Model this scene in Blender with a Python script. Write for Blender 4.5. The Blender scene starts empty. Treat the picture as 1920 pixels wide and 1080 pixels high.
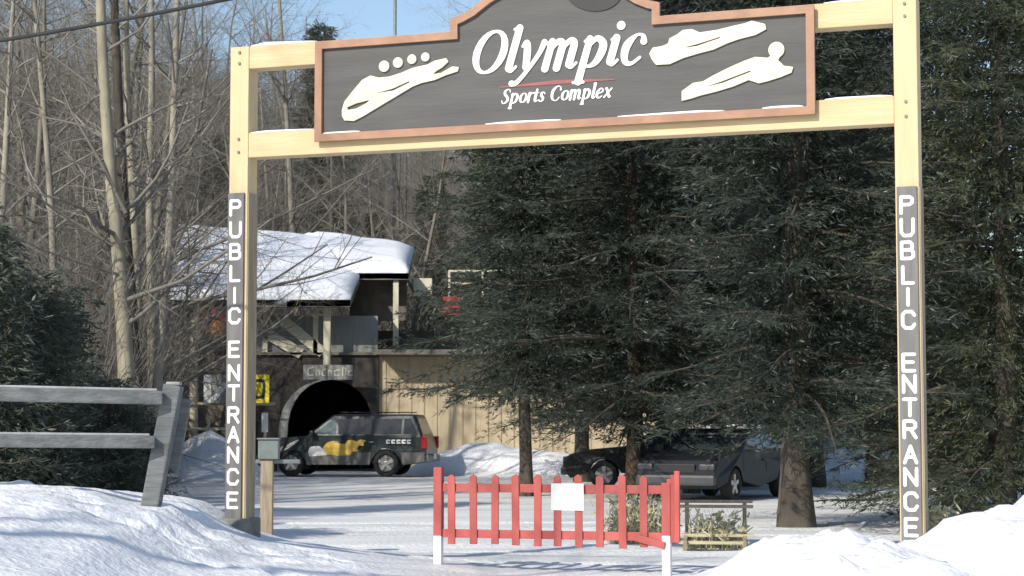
import bpy, bmesh, math, random
import numpy as np
from math import sin, cos, tan, atan, radians, pi, sqrt
from mathutils import Vector, Matrix, noise

# ------------------------------------------------------------------ camera, sky, sun, exposure
S = bpy.context.scene
C = S.collection
F, HY, EYE = 3600.0, 795.0, 1.5            # focal length and horizon row in pixels of the 1920 wide photo, eye height in metres
PITCH = atan((HY - 540) / F)
cam = bpy.data.cameras.new('camera'); cam_o = bpy.data.objects.new('camera', cam); C.objects.link(cam_o)
cam.sensor_width = 36; cam.lens = 36 * F / 1920; cam.clip_start = 0.1; cam.clip_end = 3000
cam_o.location = (0, 0, EYE); cam_o.rotation_euler = (pi / 2 + PITCH, 0, 0)
cam.dof.use_dof = True; cam.dof.focus_distance = 20.0; cam.dof.aperture_fstop = 5.6
S.camera = cam_o
SUN_EL, SUN_AZ = radians(33), math.atan2(-0.60, -0.80)     # azimuth measured from +Y towards +X
w = bpy.data.worlds.new('World'); S.world = w; w.use_nodes = True
nt = w.node_tree; nt.nodes.clear()
sky = nt.nodes.new('ShaderNodeTexSky'); sky.sky_type = 'NISHITA'; sky.sun_disc = False
sky.sun_elevation = SUN_EL; sky.sun_rotation = SUN_AZ; sky.air_density = 1.0; sky.dust_density = 0.6; sky.ozone_density = 1.0
bg = nt.nodes.new('ShaderNodeBackground'); bg.inputs[1].default_value = 0.15
out = nt.nodes.new('ShaderNodeOutputWorld')
nt.links.new(sky.outputs[0], bg.inputs[0]); nt.links.new(bg.outputs[0], out.inputs[0])
sun = bpy.data.lights.new('sun', 'SUN'); sun.energy = 4.3; sun.angle = radians(0.55); sun.color = (1.0, 0.94, 0.84)
sun_o = bpy.data.objects.new('sun', sun); C.objects.link(sun_o)
sd = Vector((sin(SUN_AZ) * cos(SUN_EL), cos(SUN_AZ) * cos(SUN_EL), sin(SUN_EL)))
sun_o.rotation_euler = sd.to_track_quat('Z', 'Y').to_euler(); sun_o.location = sd * 60
S.view_settings.view_transform = 'Standard'; S.view_settings.look = 'None'
S.view_settings.exposure = 0.08; S.view_settings.gamma = 1.0; S.view_settings.use_curve_mapping = False
S.cycles.max_bounces = 5; S.cycles.diffuse_bounces = 3; S.cycles.transparent_max_bounces = 8
S.render.filter_size = 2.1

RNG = np.random.default_rng(7)
random.seed(7)

# ------------------------------------------------------------------ placing helpers: where a point of the photo lies in the world
def ray(px, py):
    u = (px - 960) / F; v = (540 - py) / F
    return Vector((u, cos(PITCH) - v * sin(PITCH), sin(PITCH) + v * cos(PITCH)))
def at(px, py, Y):
    r = ray(px, py); return Vector((0, 0, EYE)) + r * (Y / r.y)
def X(px, Y): return (px - 960) / F * Y
def Zof(py, Y): return at(960, py, Y).z

# ------------------------------------------------------------------ materials
def mat(name, c1, c2=None, rough=0.7, scale=6.0, bump=0.0, bscale=None, stretch=(1, 1, 1), metal=0.0, spec=0.4, detail=5,
        transl=0.0, objvar=0.0, coord='Object', c3=None, lo=0.35, hi=0.65):
    m = bpy.data.materials.new(name); m.use_nodes = True
    t = m.node_tree; N = t.nodes; L = t.links
    b = N['Principled BSDF']; b.inputs['Roughness'].default_value = rough; b.inputs['Metallic'].default_value = metal
    b.inputs['Specular IOR Level'].default_value = spec
    tc = N.new('ShaderNodeTexCoord'); mp = N.new('ShaderNodeMapping'); mp.inputs['Scale'].default_value = stretch
    L.new(tc.outputs[coord], mp.inputs[0])
    if c2 is None: c2 = tuple(x * 0.82 for x in c1)
    n = N.new('ShaderNodeTexNoise'); n.inputs['Scale'].default_value = scale; n.inputs['Detail'].default_value = detail
    L.new(mp.outputs[0], n.inputs['Vector'])
    r = N.new('ShaderNodeValToRGB'); L.new(n.outputs['Fac'], r.inputs[0])
    r.color_ramp.elements[0].position = lo; r.color_ramp.elements[0].color = (*c1, 1)
    r.color_ramp.elements[1].position = hi; r.color_ramp.elements[1].color = (*c2, 1)
    if c3:
        e = r.color_ramp.elements.new(min(hi + 0.12, .99)); e.color = (*c3, 1)
    col = r.outputs[0]
    if objvar:
        oi = N.new('ShaderNodeObjectInfo'); hs = N.new('ShaderNodeHueSaturation')
        mr = N.new('ShaderNodeMapRange'); mr.inputs[3].default_value = 1 - objvar; mr.inputs[4].default_value = 1 + objvar
        L.new(oi.outputs['Random'], mr.inputs[0]); L.new(mr.outputs[0], hs.inputs['Value']); L.new(col, hs.inputs['Color']); col = hs.outputs[0]
    L.new(col, b.inputs['Base Color'])
    if bump:
        n2 = N.new('ShaderNodeTexNoise'); n2.inputs['Scale'].default_value = bscale or scale * 3; n2.inputs['Detail'].default_value = 6
        L.new(mp.outputs[0], n2.inputs['Vector'])
        bp = N.new('ShaderNodeBump'); bp.inputs['Strength'].default_value = bump; bp.inputs['Distance'].default_value = 0.02
        L.new(n2.outputs['Fac'], bp.inputs['Height']); L.new(bp.outputs[0], b.inputs['Normal'])
    if transl:
        tr = N.new('ShaderNodeBsdfTranslucent'); mx = N.new('ShaderNodeMixShader'); mx.inputs[0].default_value = transl
        L.new(col, tr.inputs[0]); L.new(b.outputs[0], mx.inputs[1]); L.new(tr.outputs[0], mx.inputs[2])
        L.new(mx.outputs[0], N['Material Output'].inputs[0])
    return m

M = {}
M['pine'] = mat('new_pine_timber', (.64, .50, .30), (.54, .40, .215), .6, 2.2, .25, 9, (.6, 6, 6), c3=(.62, .42, .2), lo=.3, hi=.72)
M['pine_v'] = mat('new_pine_timber_upright', (.65, .51, .31), (.55, .42, .235), .6, 2.2, .25, 9, (6, 6, .5), lo=.3, hi=.75)
M['postgrey'] = mat('grey_painted_board', (.175, .17, .165), (.125, .12, .117), .55, 3, .2, 14, (5, 5, .7))
M['white'] = mat('white_paint', (.83, .83, .81), (.76, .76, .74), .5, 8)
M['offwhite'] = mat('cream_raised_paint', (.76, .72, .54), (.66, .62, .44), .55, 9, .3, 14)
M['signboard'] = mat('charcoal_sign_board', (.092, .090, .088), (.070, .069, .068), .6, 1.6, .12, 10, (.6, 2, 4))
M['trim'] = mat('reddish_brown_trim', (.38, .21, .13), (.30, .16, .10), .5, 5, .2)
M['red_line'] = mat('dark_red_paint', (.30, .09, .09), None, .5)
M['black'] = mat('black_paint', (.02, .02, .022), None, .5)
M['concrete'] = mat('concrete', (.22, .22, .2), (.15, .15, .14), .9, 9, .5)
M['snow'] = mat('snow_cap', (.88, .89, .92), (.82, .84, .88), .6, 5, .5, 22)
M['redpaint'] = mat('weathered_red_paint', (.46, .105, .095), (.37, .075, .065), .6, 4, .3, 25, (1, 1, .5), c3=(.30, .12, .10), objvar=.13)
M['oldwood'] = mat('grey_weathered_wood', (.19, .20, .20), (.12, .125, .125), .85, 4, .6, 12, (.5, 5, 5))
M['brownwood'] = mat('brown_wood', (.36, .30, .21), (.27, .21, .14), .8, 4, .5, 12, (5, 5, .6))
M['greywood'] = mat('pale_plank_wood', (.54, .48, .32), (.42, .37, .24), .85, 4, .4)
M['tanpost'] = mat('tan_pole_wood', (.62, .55, .40), (.5, .43, .3), .8, 4, .3)
M['bark'] = mat('pale_grey_bark', (.36, .33, .26), (.22, .20, .165), .9, 5, .8, 9, (1, 1, .35), objvar=.2)
M['bark_far'] = mat('grey_brown_bark', (.25, .225, .18), (.15, .135, .11), .9, 5, .5, 9, (1, 1, .35), objvar=.25)
M['bark_tan'] = mat('tan_green_bark', (.38, .345, .25), (.24, .215, .16), .9, 4, .8, 9, (1, 1, .35))
M['darkbark'] = mat('dark_conifer_bark', (.10, .085, .065), (.05, .042, .035), .95, 6, 1, 12, (1, 1, .35))
M['redbark'] = mat('reddish_brown_bark', (.085, .062, .045), (.04, .031, .024), .95, 6, 1, 12, (1, 1, .35))
M['frost'] = mat('frosted_wood_edge', (.42, .44, .44), (.3, .31, .31), .8, 6, .4)
M['fleck'] = mat('sunlit_snowy_tuft', (.26, .28, .25), (.17, .18, .16), .8, 2)  # pale grey tufts paint in sunlight on twigs, and bits of snow
M['twig'] = mat('bare_twigs', (.27, .25, .215), (.17, .155, .135), .9, .8, objvar=.25)
M['twig_far'] = mat('far_bare_twigs', (.225, .205, .175), (.14, .13, .11), .9, .15, lo=.3, hi=.7)
M['needle'] = mat('dark_conifer_needles', (.032, .045, .036), (.062, .078, .056), .55, .9, spec=.5, transl=.2, objvar=.3, c3=(.085, .10, .07), detail=8)
M['needle2'] = mat('olive_conifer_needles', (.045, .058, .036), (.098, .112, .062), .55, .8, spec=.5, transl=.2, objvar=.25, c3=(.14, .14, .08), detail=8)
M['needle3'] = mat('young_evergreen_needles', (.045, .06, .045), (.10, .115, .085), .55, 1.1, spec=.5, transl=.2, objvar=.2, detail=8)
M['glass'] = mat('dark_car_glass', (.03, .04, .045), None, .06, spec=.8)
M['windglass'] = mat('pale_windscreen_glass', (.16, .21, .21), (.11, .15, .15), .08, spec=.8)
M['darkbumper'] = mat('dark_grey_bumper', (.06, .065, .07), (.04, .045, .05), .45, 4)
M['tyre'] = mat('tyre_rubber', (.025, .025, .025), None, .85)
M['alloy'] = mat('alloy_wheel', (.55, .55, .53), (.35, .34, .31), .4, 14, metal=.6)
M['greenpaint'] = mat('dark_green_grey_car_paint', (.030, .043, .044), (.042, .052, .052), .3, 1.5, spec=.5)
M['cladding'] = mat('salt_stained_lower_body', (.15, .145, .13), (.21, .20, .175), .75, 5, c3=(.11, .10, .09))
M['blackcar'] = mat('dark_dusty_car_paint', (.010, .012, .013), (.018, .02, .021), .5, 2, spec=.25)
M['bluecar'] = mat('dark_blue_car_paint', (.010, .012, .017), (.018, .02, .026), .5, 2, spec=.25)
M['chrome'] = mat('dull_chrome', (.6, .6, .6), None, .35, metal=.8)
M['yellow'] = mat('yellow_decal', (.85, .58, .12), (.75, .48, .08), .5, 6)
M['yellow2'] = mat('yellow_banner', (.85, .72, .04), None, .6)
M['redlamp'] = mat('red_lamp_lens', (.42, .02, .02), None, .25)
M['redcloth'] = mat('red_banner', (.36, .05, .035), (.28, .04, .03), .8)
M['orange'] = mat('orange_sign', (.78, .33, .03), (.7, .25, .02), .7)
M['greysiding'] = mat('grey_siding', (.30, .31, .29), (.245, .255, .24), .8, 3, .3, 10, (4, 4, .3))
M['beigesiding'] = mat('beige_siding', (.62, .52, .36), (.55, .45, .30), .85, 3, .3, 10, (4, 4, .3))
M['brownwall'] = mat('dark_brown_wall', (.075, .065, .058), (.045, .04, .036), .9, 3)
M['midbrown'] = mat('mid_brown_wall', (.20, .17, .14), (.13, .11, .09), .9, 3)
M['fascia'] = mat('weathered_fascia', (.24, .22, .18), (.17, .155, .13), .85, 3)
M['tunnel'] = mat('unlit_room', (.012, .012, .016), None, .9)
M['cream'] = mat('cream_paint', (.70, .66, .50), (.6, .56, .42), .7)
M['drygrass'] = mat('dry_weeds', (.50, .46, .30), (.30, .28, .17), .8, 3)
M['metalgrey'] = mat('grey_metal', (.20, .23, .22), (.15, .17, .165), .5, 6, metal=.3)
M['cable'] = mat('black_cable', (.03, .03, .03), None, .7)

def ground_mat():
    m = bpy.data.materials.new('snow_ground'); m.use_nodes = True
    t = m.node_tree; N = t.nodes; L = t.links; b = N['Principled BSDF']
    b.inputs['Roughness'].default_value = .6; b.inputs['Specular IOR Level'].default_value = .3
    g = N.new('ShaderNodeNewGeometry'); at_ = N.new('ShaderNodeAttribute'); at_.attribute_name = 'packed'
    hl = N.new('ShaderNodeAttribute'); hl.attribute_name = 'woods'
    mp = N.new('ShaderNodeMapping'); mp.inputs['Scale'].default_value = (.25, 1, 1); L.new(g.outputs['Position'], mp.inputs[0])
    n = N.new('ShaderNodeTexNoise'); n.inputs['Scale'].default_value = .9; n.inputs['Detail'].default_value = 8; L.new(mp.outputs[0], n.inputs[0])
    n2 = N.new('ShaderNodeTexNoise'); n2.inputs['Scale'].default_value = 5; n2.inputs['Detail'].default_value = 8; L.new(g.outputs['Position'], n2.inputs[0])
    r = N.new('ShaderNodeValToRGB'); L.new(n.outputs[0], r.inputs[0])         # trodden, gritty snow
    r.color_ramp.elements[0].position = .36; r.color_ramp.elements[0].color = (.66, .66, .655, 1)
    r.color_ramp.elements[1].position = .62; r.color_ramp.elements[1].color = (.87, .865, .845, 1)
    r2 = N.new('ShaderNodeValToRGB'); L.new(n2.outputs[0], r2.inputs[0])      # clean snow
    r2.color_ramp.elements[0].position = .28; r2.color_ramp.elements[0].color = (.81, .815, .825, 1)
    r2.color_ramp.elements[1].position = .55; r2.color_ramp.elements[1].color = (.90, .905, .92, 1)
    n3 = N.new('ShaderNodeTexNoise'); n3.inputs['Scale'].default_value = .35; n3.inputs['Detail'].default_value = 10; L.new(g.outputs['Position'], n3.inputs[0])
    r3 = N.new('ShaderNodeValToRGB'); L.new(n3.outputs[0], r3.inputs[0])      # leaf litter with thin snow, up in the woods
    r3.color_ramp.elements[0].position = .4; r3.color_ramp.elements[0].color = (.13, .105, .08, 1)
    r3.color_ramp.elements[1].position = .6; r3.color_ramp.elements[1].color = (.24, .21, .165, 1)
    e = r3.color_ramp.elements.new(.72); e.color = (.42, .41, .40, 1)
    mx = N.new('ShaderNodeMixRGB'); L.new(at_.outputs['Fac'], mx.inputs[0]); L.new(r2.outputs[0], mx.inputs[1]); L.new(r.outputs[0], mx.inputs[2])
    mx2 = N.new('ShaderNodeMixRGB'); L.new(hl.outputs['Fac'], mx2.inputs[0]); L.new(mx.outputs[0], mx2.inputs[1]); L.new(r3.outputs[0], mx2.inputs[2])
    L.new(mx2.outputs[0], b.inputs['Base Color'])
    n4 = N.new('ShaderNodeTexNoise'); n4.inputs['Scale'].default_value = 14; n4.inputs['Detail'].default_value = 8; L.new(g.outputs['Position'], n4.inputs[0])
    bp = N.new('ShaderNodeBump'); bp.inputs['Strength'].default_value = .7; bp.inputs['Distance'].default_value = .04
    L.new(n4.outputs[0], bp.inputs['Height']); L.new(bp.outputs[0], b.inputs['Normal'])
    return m

# ------------------------------------------------------------------ object helpers
def tag(o, label=None, cat=None, group=None, kind=None):
    if label: o['label'] = label
    if cat: o['category'] = cat
    if group: o['group'] = group
    if kind: o['kind'] = kind
    return o
def thing(name, label, cat, loc=(0, 0, 0), rz=0.0, group=None):
    o = bpy.data.objects.new(name, None); C.objects.link(o); o.location = loc; o.rotation_euler = (0, 0, rz)
    o.empty_display_size = .1
    return tag(o, label, cat, group)
def link(name, me, m, parent=None, label=None):
    o = bpy.data.objects.new(name, me); C.objects.link(o)
    if m is not None and not me.materials: me.materials.append(m)
    if parent: o.parent = parent
    if label: o['label'] = label
    return o
def from_bm(name, bm, m, parent=None, smooth=False, label=None):
    me = bpy.data.meshes.new(name); bmesh.ops.recalc_face_normals(bm, faces=bm.faces); bm.to_mesh(me); bm.free()
    if smooth:
        for p in me.polygons: p.use_smooth = True
    return link(name, me, m, parent, label)
def arrays_mesh(name, V, Q):
    """V (n,3); Q (m,k) faces all with k corners"""
    me = bpy.data.meshes.new(name); V = np.asarray(V, dtype=np.float32); Q = np.asarray(Q, dtype=np.int32)
    k = Q.shape[1]
    me.vertices.add(len(V)); me.vertices.foreach_set('co', V.ravel())
    me.loops.add(Q.size); me.loops.foreach_set('vertex_index', Q.ravel())
    me.polygons.add(len(Q)); me.polygons.foreach_set('loop_start', np.arange(0, Q.size, k, dtype=np.int32))
    me.update(calc_edges=True); return me
def add_box(bm, c, s, rot=None, bevel=0.0):
    """box centred at c with full sizes s"""
    r = bmesh.ops.create_cube(bm, size=1.0); vs = r['verts']
    mt = Matrix.Translation(Vector(c)) @ (rot.to_4x4() if rot else Matrix.Identity(4)) @ Matrix.Diagonal((*s, 1))
    bmesh.ops.transform(bm, matrix=mt, verts=vs)
    if bevel:
        es = list({e for v in vs for e in v.link_edges})
        bmesh.ops.bevel(bm, geom=es, offset=bevel, segments=2, affect='EDGES', profile=.6)
def box(name, c, s, m, parent=None, bevel=.006, rot=None, label=None):
    bm = bmesh.new(); add_box(bm, c, s, rot, bevel); return from_bm(name, bm, m, parent, label=label)
def bar_bm(bm, a, b, wd, ht, bevel=.006, up=Vector((0, 0, 1))):
    a, b = Vector(a), Vector(b); d = (b - a); L = d.length; x = d.normalized()
    y = up.cross(x); y = y.normalized() if y.length > 1e-4 else Vector((0, 1, 0)); z = x.cross(y)
    add_box(bm, (a + b) / 2, (L, wd, ht), Matrix((x, y, z)).transposed(), bevel)
def bar(name, a, b, wd, ht, m, parent=None, bevel=.006, label=None):
    bm = bmesh.new(); bar_bm(bm, a, b, wd, ht, bevel); return from_bm(name, bm, m, parent, label=label)
def tube_mesh(segs, sides):
    """segs: (n,8) p0 xyz, p1 xyz, r0, r1 -> verts, quads"""
    s = np.asarray(segs, float); n = len(s)
    a, b = s[:, :3], s[:, 3:6]; d = b - a; d /= np.linalg.norm(d, axis=1)[:, None] + 1e-9
    ref = np.where(np.abs(d[:, 2:3]) > .9, np.array([[1., 0, 0]]), np.array([[0, 0, 1.]]))
    u = np.cross(d, ref); u /= np.linalg.norm(u, axis=1)[:, None]; v = np.cross(d, u)
    V = np.empty((n, 2, sides, 3))
    for k in range(sides):
        an = 2 * pi * k / sides; o = u * cos(an) + v * sin(an)
        V[:, 0, k] = a + o * s[:, 6:7]; V[:, 1, k] = b + o * s[:, 7:8]
    base = (np.arange(n) * 2 * sides)[:, None]
    Q = [np.stack([base[:, 0] + k, base[:, 0] + (k + 1) % sides, base[:, 0] + sides + (k + 1) % sides, base[:, 0] + sides + k], 1) for k in range(sides)]
    return V.reshape(-1, 3), np.concatenate(Q)
def tube_path(name, pts, radii, m, parent=None, sides=10, label=None):
    """one continuous tube along pts"""
    P = [Vector(p) for p in pts]; bm = bmesh.new(); rings = []
    for i, p in enumerate(P):
        d = (P[min(i + 1, len(P) - 1)] - P[max(i - 1, 0)]).normalized()
        ref = Vector((1, 0, 0)) if abs(d.z) > .8 else Vector((0, 0, 1))
        u = d.cross(ref).normalized(); v = d.cross(u); r = radii[i] if hasattr(radii, '__len__') else radii
        rings.append([bm.verts.new(p + (u * cos(2 * pi * k / sides) + v * sin(2 * pi * k / sides)) * r) for k in range(sides)])
    for a, b in zip(rings, rings[1:]):
        for k in range(sides): bm.faces.new((a[k], a[(k + 1) % sides], b[(k + 1) % sides], b[k]))
    bm.faces.new(rings[0]); bm.faces.new(rings[-1][::-1])
    return from_bm(name, bm, m, parent, smooth=True, label=label)
def prism_bm(bm, poly, fn, d0, d1):
    """extrude 2-D outline poly; fn(u, v, d) gives the 3-D point"""
    a = [bm.verts.new(fn(u, v, d0)) for u, v in poly]; b = [bm.verts.new(fn(u, v, d1)) for u, v in poly]
    n = len(poly); bm.faces.new(a); bm.faces.new(b[::-1])
    for i in range(n): bm.faces.new((a[i], b[i], b[(i + 1) % n], a[(i + 1) % n]))

# ------------------------------------------------------------------ ground
def lerp_tab(x, tab):
    return float(np.interp(x, [a for a, _ in tab], [b for _, b in tab]))
def sm(a, b, x):
    t = min(1, max(0, (x - a) / (b - a))); return t * t * (3 - 2 * t)
LB = [(-30, 1.1), (-8, 1.08), (-4.5, .94), (-3.8, .90), (-3.1, .74), (-2.75, .50), (-2.4, .36), (-1.9, .27), (-1.2, .13), (-.3, .02), (0.2, 0)]
RB = [(1.2, 0), (1.6, .16), (1.85, .31), (2.11, .43), (2.32, .54), (2.76, .60), (3.19, .44), (3.45, .46), (3.75, .71), (4.13, .79), (6, .9), (30, 1.0)]
def height(x, y):
    lb = lerp_tab(x, LB); rb = lerp_tab(x, RB)
    cl = 17.0 if x < -2.9 else 17.0 + (x + 2.9) * .0
    def prof(y, c, back, front, keep):
        if y > c: return 1 - sm(c + .3, c + back, y)
        return keep + (1 - keep) * sm(c - front, c, y)
    bl = sm(-2.9, -4.5, x)
    h = lb * prof(y, 17.2 + 1.6 * (1 - bl), 4.5 + 1.5 * bl, 9, .55)
    h += rb * prof(y, 15.8, 3.8, 8, .35)
    # packed road dips slightly between the banks
    m1 = min(1.0, lb * 1.6) * (1 if y < 22 else 1 - sm(22, 25, y)); m2 = min(1.0, rb * 1.5) * (1 if y < 18 else 1 - sm(18, 22, y)); mm = max(m1, m2)
    p = Vector((x * 1.1, y * 1.1, 0))
    am = .55 if x < 1 else 1.0
    h += mm * am * (.07 * noise.noise(p * .9) + .045 * noise.noise(p * 2.4) + .022 * noise.noise(p * 6))
    if x > 1 and y < 20: h += m2 * (.20 * abs(noise.noise(p * 1.5 + Vector((4, 2, 0)))) + .12 * abs(noise.noise(p * 3.6)) + .05 * abs(noise.noise(p * 8)) - .09)
    h += .012 * noise.noise(Vector((x * .8, y * 1.5, 3))) * (1 - mm)
    # snow piled along the edges of the lot
    def mound(cx, cy, rx, ry, hh):
        q = ((x - cx) / rx) ** 2 + ((y - cy) / ry) ** 2
        if q >= 1: return 0.0
        return hh * (1 - q) ** 1.3 * (1 + .35 * noise.noise(Vector((x * 1.3, y * 1.3, 7))))
    if 38 < y < 72:
        h += mound(X(910, 57), 58, 2.6, 2.2, .52) + mound(X(850, 57), 58, 1.6, 1.6, .34) + mound(X(1010, 57), 57.5, 2.4, 2, .34) + mound(X(1120, 54), 56, 3.5, 2.2, .55)
        h += mound(X(350, 50), 51, 2.0, 3.2, .78) + mound(X(395, 50), 52, 1.4, 2.5, .6) + mound(X(1620, 55), 56, 5, 3, .75) + mound(X(1360, 52), 53, 3.0, 2.2, 1.0)
    if y > 74:
        k = sm(74, 150, y); r = 1 - .55 * sm(-2, 30, x)
        h += k * 20 * r + k * 2.5 * noise.noise(Vector((x * .03, y * .03, 5)))
    if x < -9 and y > 24: h += sm(-9, -22, x) * sm(24, 45, y) * 2.2
    return h
def grid_axis(parts):
    a = []
    for lo, hi, st in parts: a += list(np.arange(lo, hi - 1e-6, st))
    a.append(parts[-1][1]); return np.array(a)
gx = grid_axis([(-260, -60, 10), (-60, -20, 2), (-20, -6, .5), (-6, 6, .085), (6, 20, .5), (20, 60, 2), (60, 260, 10)])
gy = grid_axis([(-40, 4, 4), (4, 12, .4), (12, 21, .085), (21, 30, .11), (30, 66, .4), (66, 170, 3), (170, 420, 25)])
GV = np.array([(x, y, height(x, y)) for y in gy for x in gx])
rg_ = np.random.default_rng(9)
for k in range(46):                       # footprints and slumps in the left bank
    cx_, cy_ = rg_.uniform(-5.2, -1.2), rg_.uniform(13.5, 18.5); a_ = rg_.uniform(-.6, .6); dx_, dy_ = GV[:, 0] - cx_, GV[:, 1] - cy_
    u_ = (dx_ * cos(a_) + dy_ * sin(a_)) / .20; v_ = (-dx_ * sin(a_) + dy_ * cos(a_)) / .13; q_ = u_ * u_ + v_ * v_; GV[:, 2] -= .045 * np.exp(-q_ ** 2) - .018 * np.exp(-(np.sqrt(q_) - 1.5) ** 2 * 4)
for k in range(60):                       # ploughed lumps on the right bank
    cx_, cy_ = rg_.uniform(1.7, 6.0), rg_.uniform(12.5, 16.6); s_ = rg_.uniform(.07, .2); q_ = ((GV[:, 0] - cx_) / s_) ** 2 + ((GV[:, 1] - cy_) / s_ / 1.2) ** 2; GV[:, 2] += s_ * .34 * np.exp(-q_ ** 1.6)
for y0_, k_, ph_ in ((22.6, .10, 0), (24.0, .10, .4), (26.2, -.06, 1), (27.7, -.06, 1.3), (20.6, .04, 2), (29.2, .02, .2)):   # tyre ruts across the packed lot
    dd_ = GV[:, 1] - (y0_ + k_ * GV[:, 0] + .12 * np.sin(GV[:, 0] * .7 + ph_)); ok_ = (GV[:, 2] < .15) & (np.abs(GV[:, 0]) < 9); GV[:, 2] += ok_ * (-.03 * np.exp(-(dd_ / .14) ** 2) + .016 * np.exp(-((np.abs(dd_) - .24) / .09) ** 2))
nx = len(gx); ii = (np.arange(len(gy) - 1)[:, None] * nx + np.arange(nx - 1)[None, :]).ravel()
gm = arrays_mesh('snow_ground', GV, np.stack([ii, ii + 1, ii + nx + 1, ii + nx], 1))
pk = np.array([1 - min(1, max(0, (z - .04) / .16)) if -14 < x < 26 and 8 < y < 70 else 0 for x, y, z in GV], dtype=np.float32)
gm.attributes.new('packed', 'FLOAT', 'POINT').data.foreach_set('value', pk)
wd_ = np.array([max(sm(66, 80, y), sm(-7.5, -10, x) * sm(24, 30, y) * .75) for x, y, z in GV], dtype=np.float32)
gm.attributes.new('woods', 'FLOAT', 'POINT').data.foreach_set('value', wd_)
for p in gm.polygons: p.use_smooth = True
go = link('snow_ground', gm, ground_mat()); tag(go, kind='structure')

# ------------------------------------------------------------------ outlines from a signed field (lettering and emblems get clean raised shapes)
def field_strokes(PX, PY, strokes):
    D = np.full(PX.shape, 1e3)
    for st in strokes:
        if len(st) == 1:
            x, y, r = st[0]; D = np.minimum(D, np.hypot(PX - x, PY - y) - r); continue
        for (x0, y0, r0), (x1, y1, r1) in zip(st, st[1:]):
            dx, dy = x1 - x0, y1 - y0; L2 = dx * dx + dy * dy + 1e-12
            t = np.clip(((PX - x0) * dx + (PY - y0) * dy) / L2, 0, 1)
            D = np.minimum(D, np.hypot(PX - x0 - t * dx, PY - y0 - t * dy) - (r0 + (r1 - r0) * t))
    return D
def field_poly(PX, PY, poly):
    inside = np.zeros(PX.shape, bool); D = np.full(PX.shape, 1e3); n = len(poly)
    for i in range(n):
        x0, y0 = poly[i]; x1, y1 = poly[(i + 1) % n]
        dx, dy = x1 - x0, y1 - y0; L2 = dx * dx + dy * dy + 1e-12
        t = np.clip(((PX - x0) * dx + (PY - y0) * dy) / L2, 0, 1)
        D = np.minimum(D, np.hypot(PX - x0 - t * dx, PY - y0 - t * dy))
        c = ((y0 > PY) != (y1 > PY)); xi = x0 + (PY - y0) * dx / (dy if abs(dy) > 1e-12 else 1e-12)
        inside ^= c & (PX < xi)
    return np.where(inside, -D, D)
def march(name, fieldfn, bounds, step, fn, d0, d1, m, parent=None, label=None):
    x0, x1, y0, y1 = bounds
    xs = np.arange(x0, x1 + step, step); ys = np.arange(y0, y1 + step, step)
    PX, PY = np.meshgrid(xs, ys); D = fieldfn(PX, PY); D = np.where(np.abs(D) < 1e-7, 1e-7, D)
    bm = bmesh.new(); vc = {}
    def V(key, p):
        if key not in vc: vc[key] = bm.verts.new(fn(p[0], p[1], d1))
        return vc[key]
    act = np.argwhere((np.minimum(np.minimum(D[:-1, :-1], D[1:, :-1]), np.minimum(D[:-1, 1:], D[1:, 1:])) < 0))
    for j, i in act:
        cs = [(j, i), (j, i + 1), (j + 1, i + 1), (j + 1, i)]; poly = []
        for k in range(4):
            a, b = cs[k], cs[(k + 1) % 4]; da, db = D[a], D[b]
            if da < 0: poly.append(V(a, (xs[a[1]], ys[a[0]])))
            if (da < 0) != (db < 0):
                t = da / (da - db); key = (min(a, b), max(a, b))
                poly.append(V(key, (xs[a[1]] + (xs[b[1]] - xs[a[1]]) * t, ys[a[0]] + (ys[b[0]] - ys[a[0]]) * t)))
        if len(poly) >= 3:
            try: bm.faces.new(poly)
            except ValueError: pass
    edge = [e for e in bm.edges if len(e.link_faces) == 1]
    r = bmesh.ops.extrude_edge_only(bm, edges=edge)
    nv = [v for v in r['geom'] if isinstance(v, bmesh.types.BMVert)]
    off = Vector(fn(0, 0, d0)) - Vector(fn(0, 0, d1))
    for v in nv: v.co += off
    return from_bm(name, bm, m, parent, label=label)
def cr(pts, n=6):
    """smooth a stroke (x, y, r) with a Catmull-Rom curve"""
    P = [np.array(p, float) for p in pts]
    if len(P) < 3: return [tuple(p) for p in P]
    closed = np.allclose(P[0][:2], P[-1][:2]); out = []
    for i in range(len(P) - 1):
        p1, p2 = P[i], P[i + 1]
        p0 = P[i - 1] if i > 0 else (P[-2] if closed else p1); p3 = P[i + 2] if i + 2 < len(P) else (P[1] if closed else p2)
        for k in range(n):
            t = k / n
            out.append(tuple(.5 * (2 * p1 + (p2 - p0) * t + (2 * p0 - 5 * p1 + 4 * p2 - p3) * t * t + (3 * p1 - p0 - 3 * p2 + p3) * t ** 3)))
    out.append(tuple(P[-1])); return out
T, N_ = .138, .052     # thick and thin pen radii, x-height = 1
def ell(cx, cy, rx, ry, t=T, n=N_):
    return [(cx + rx * cos(a), cy + ry * sin(a), n + (t - n) * abs(cos(a)) ** 1.3) for a in np.linspace(0, 2 * pi, 25)]
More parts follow.
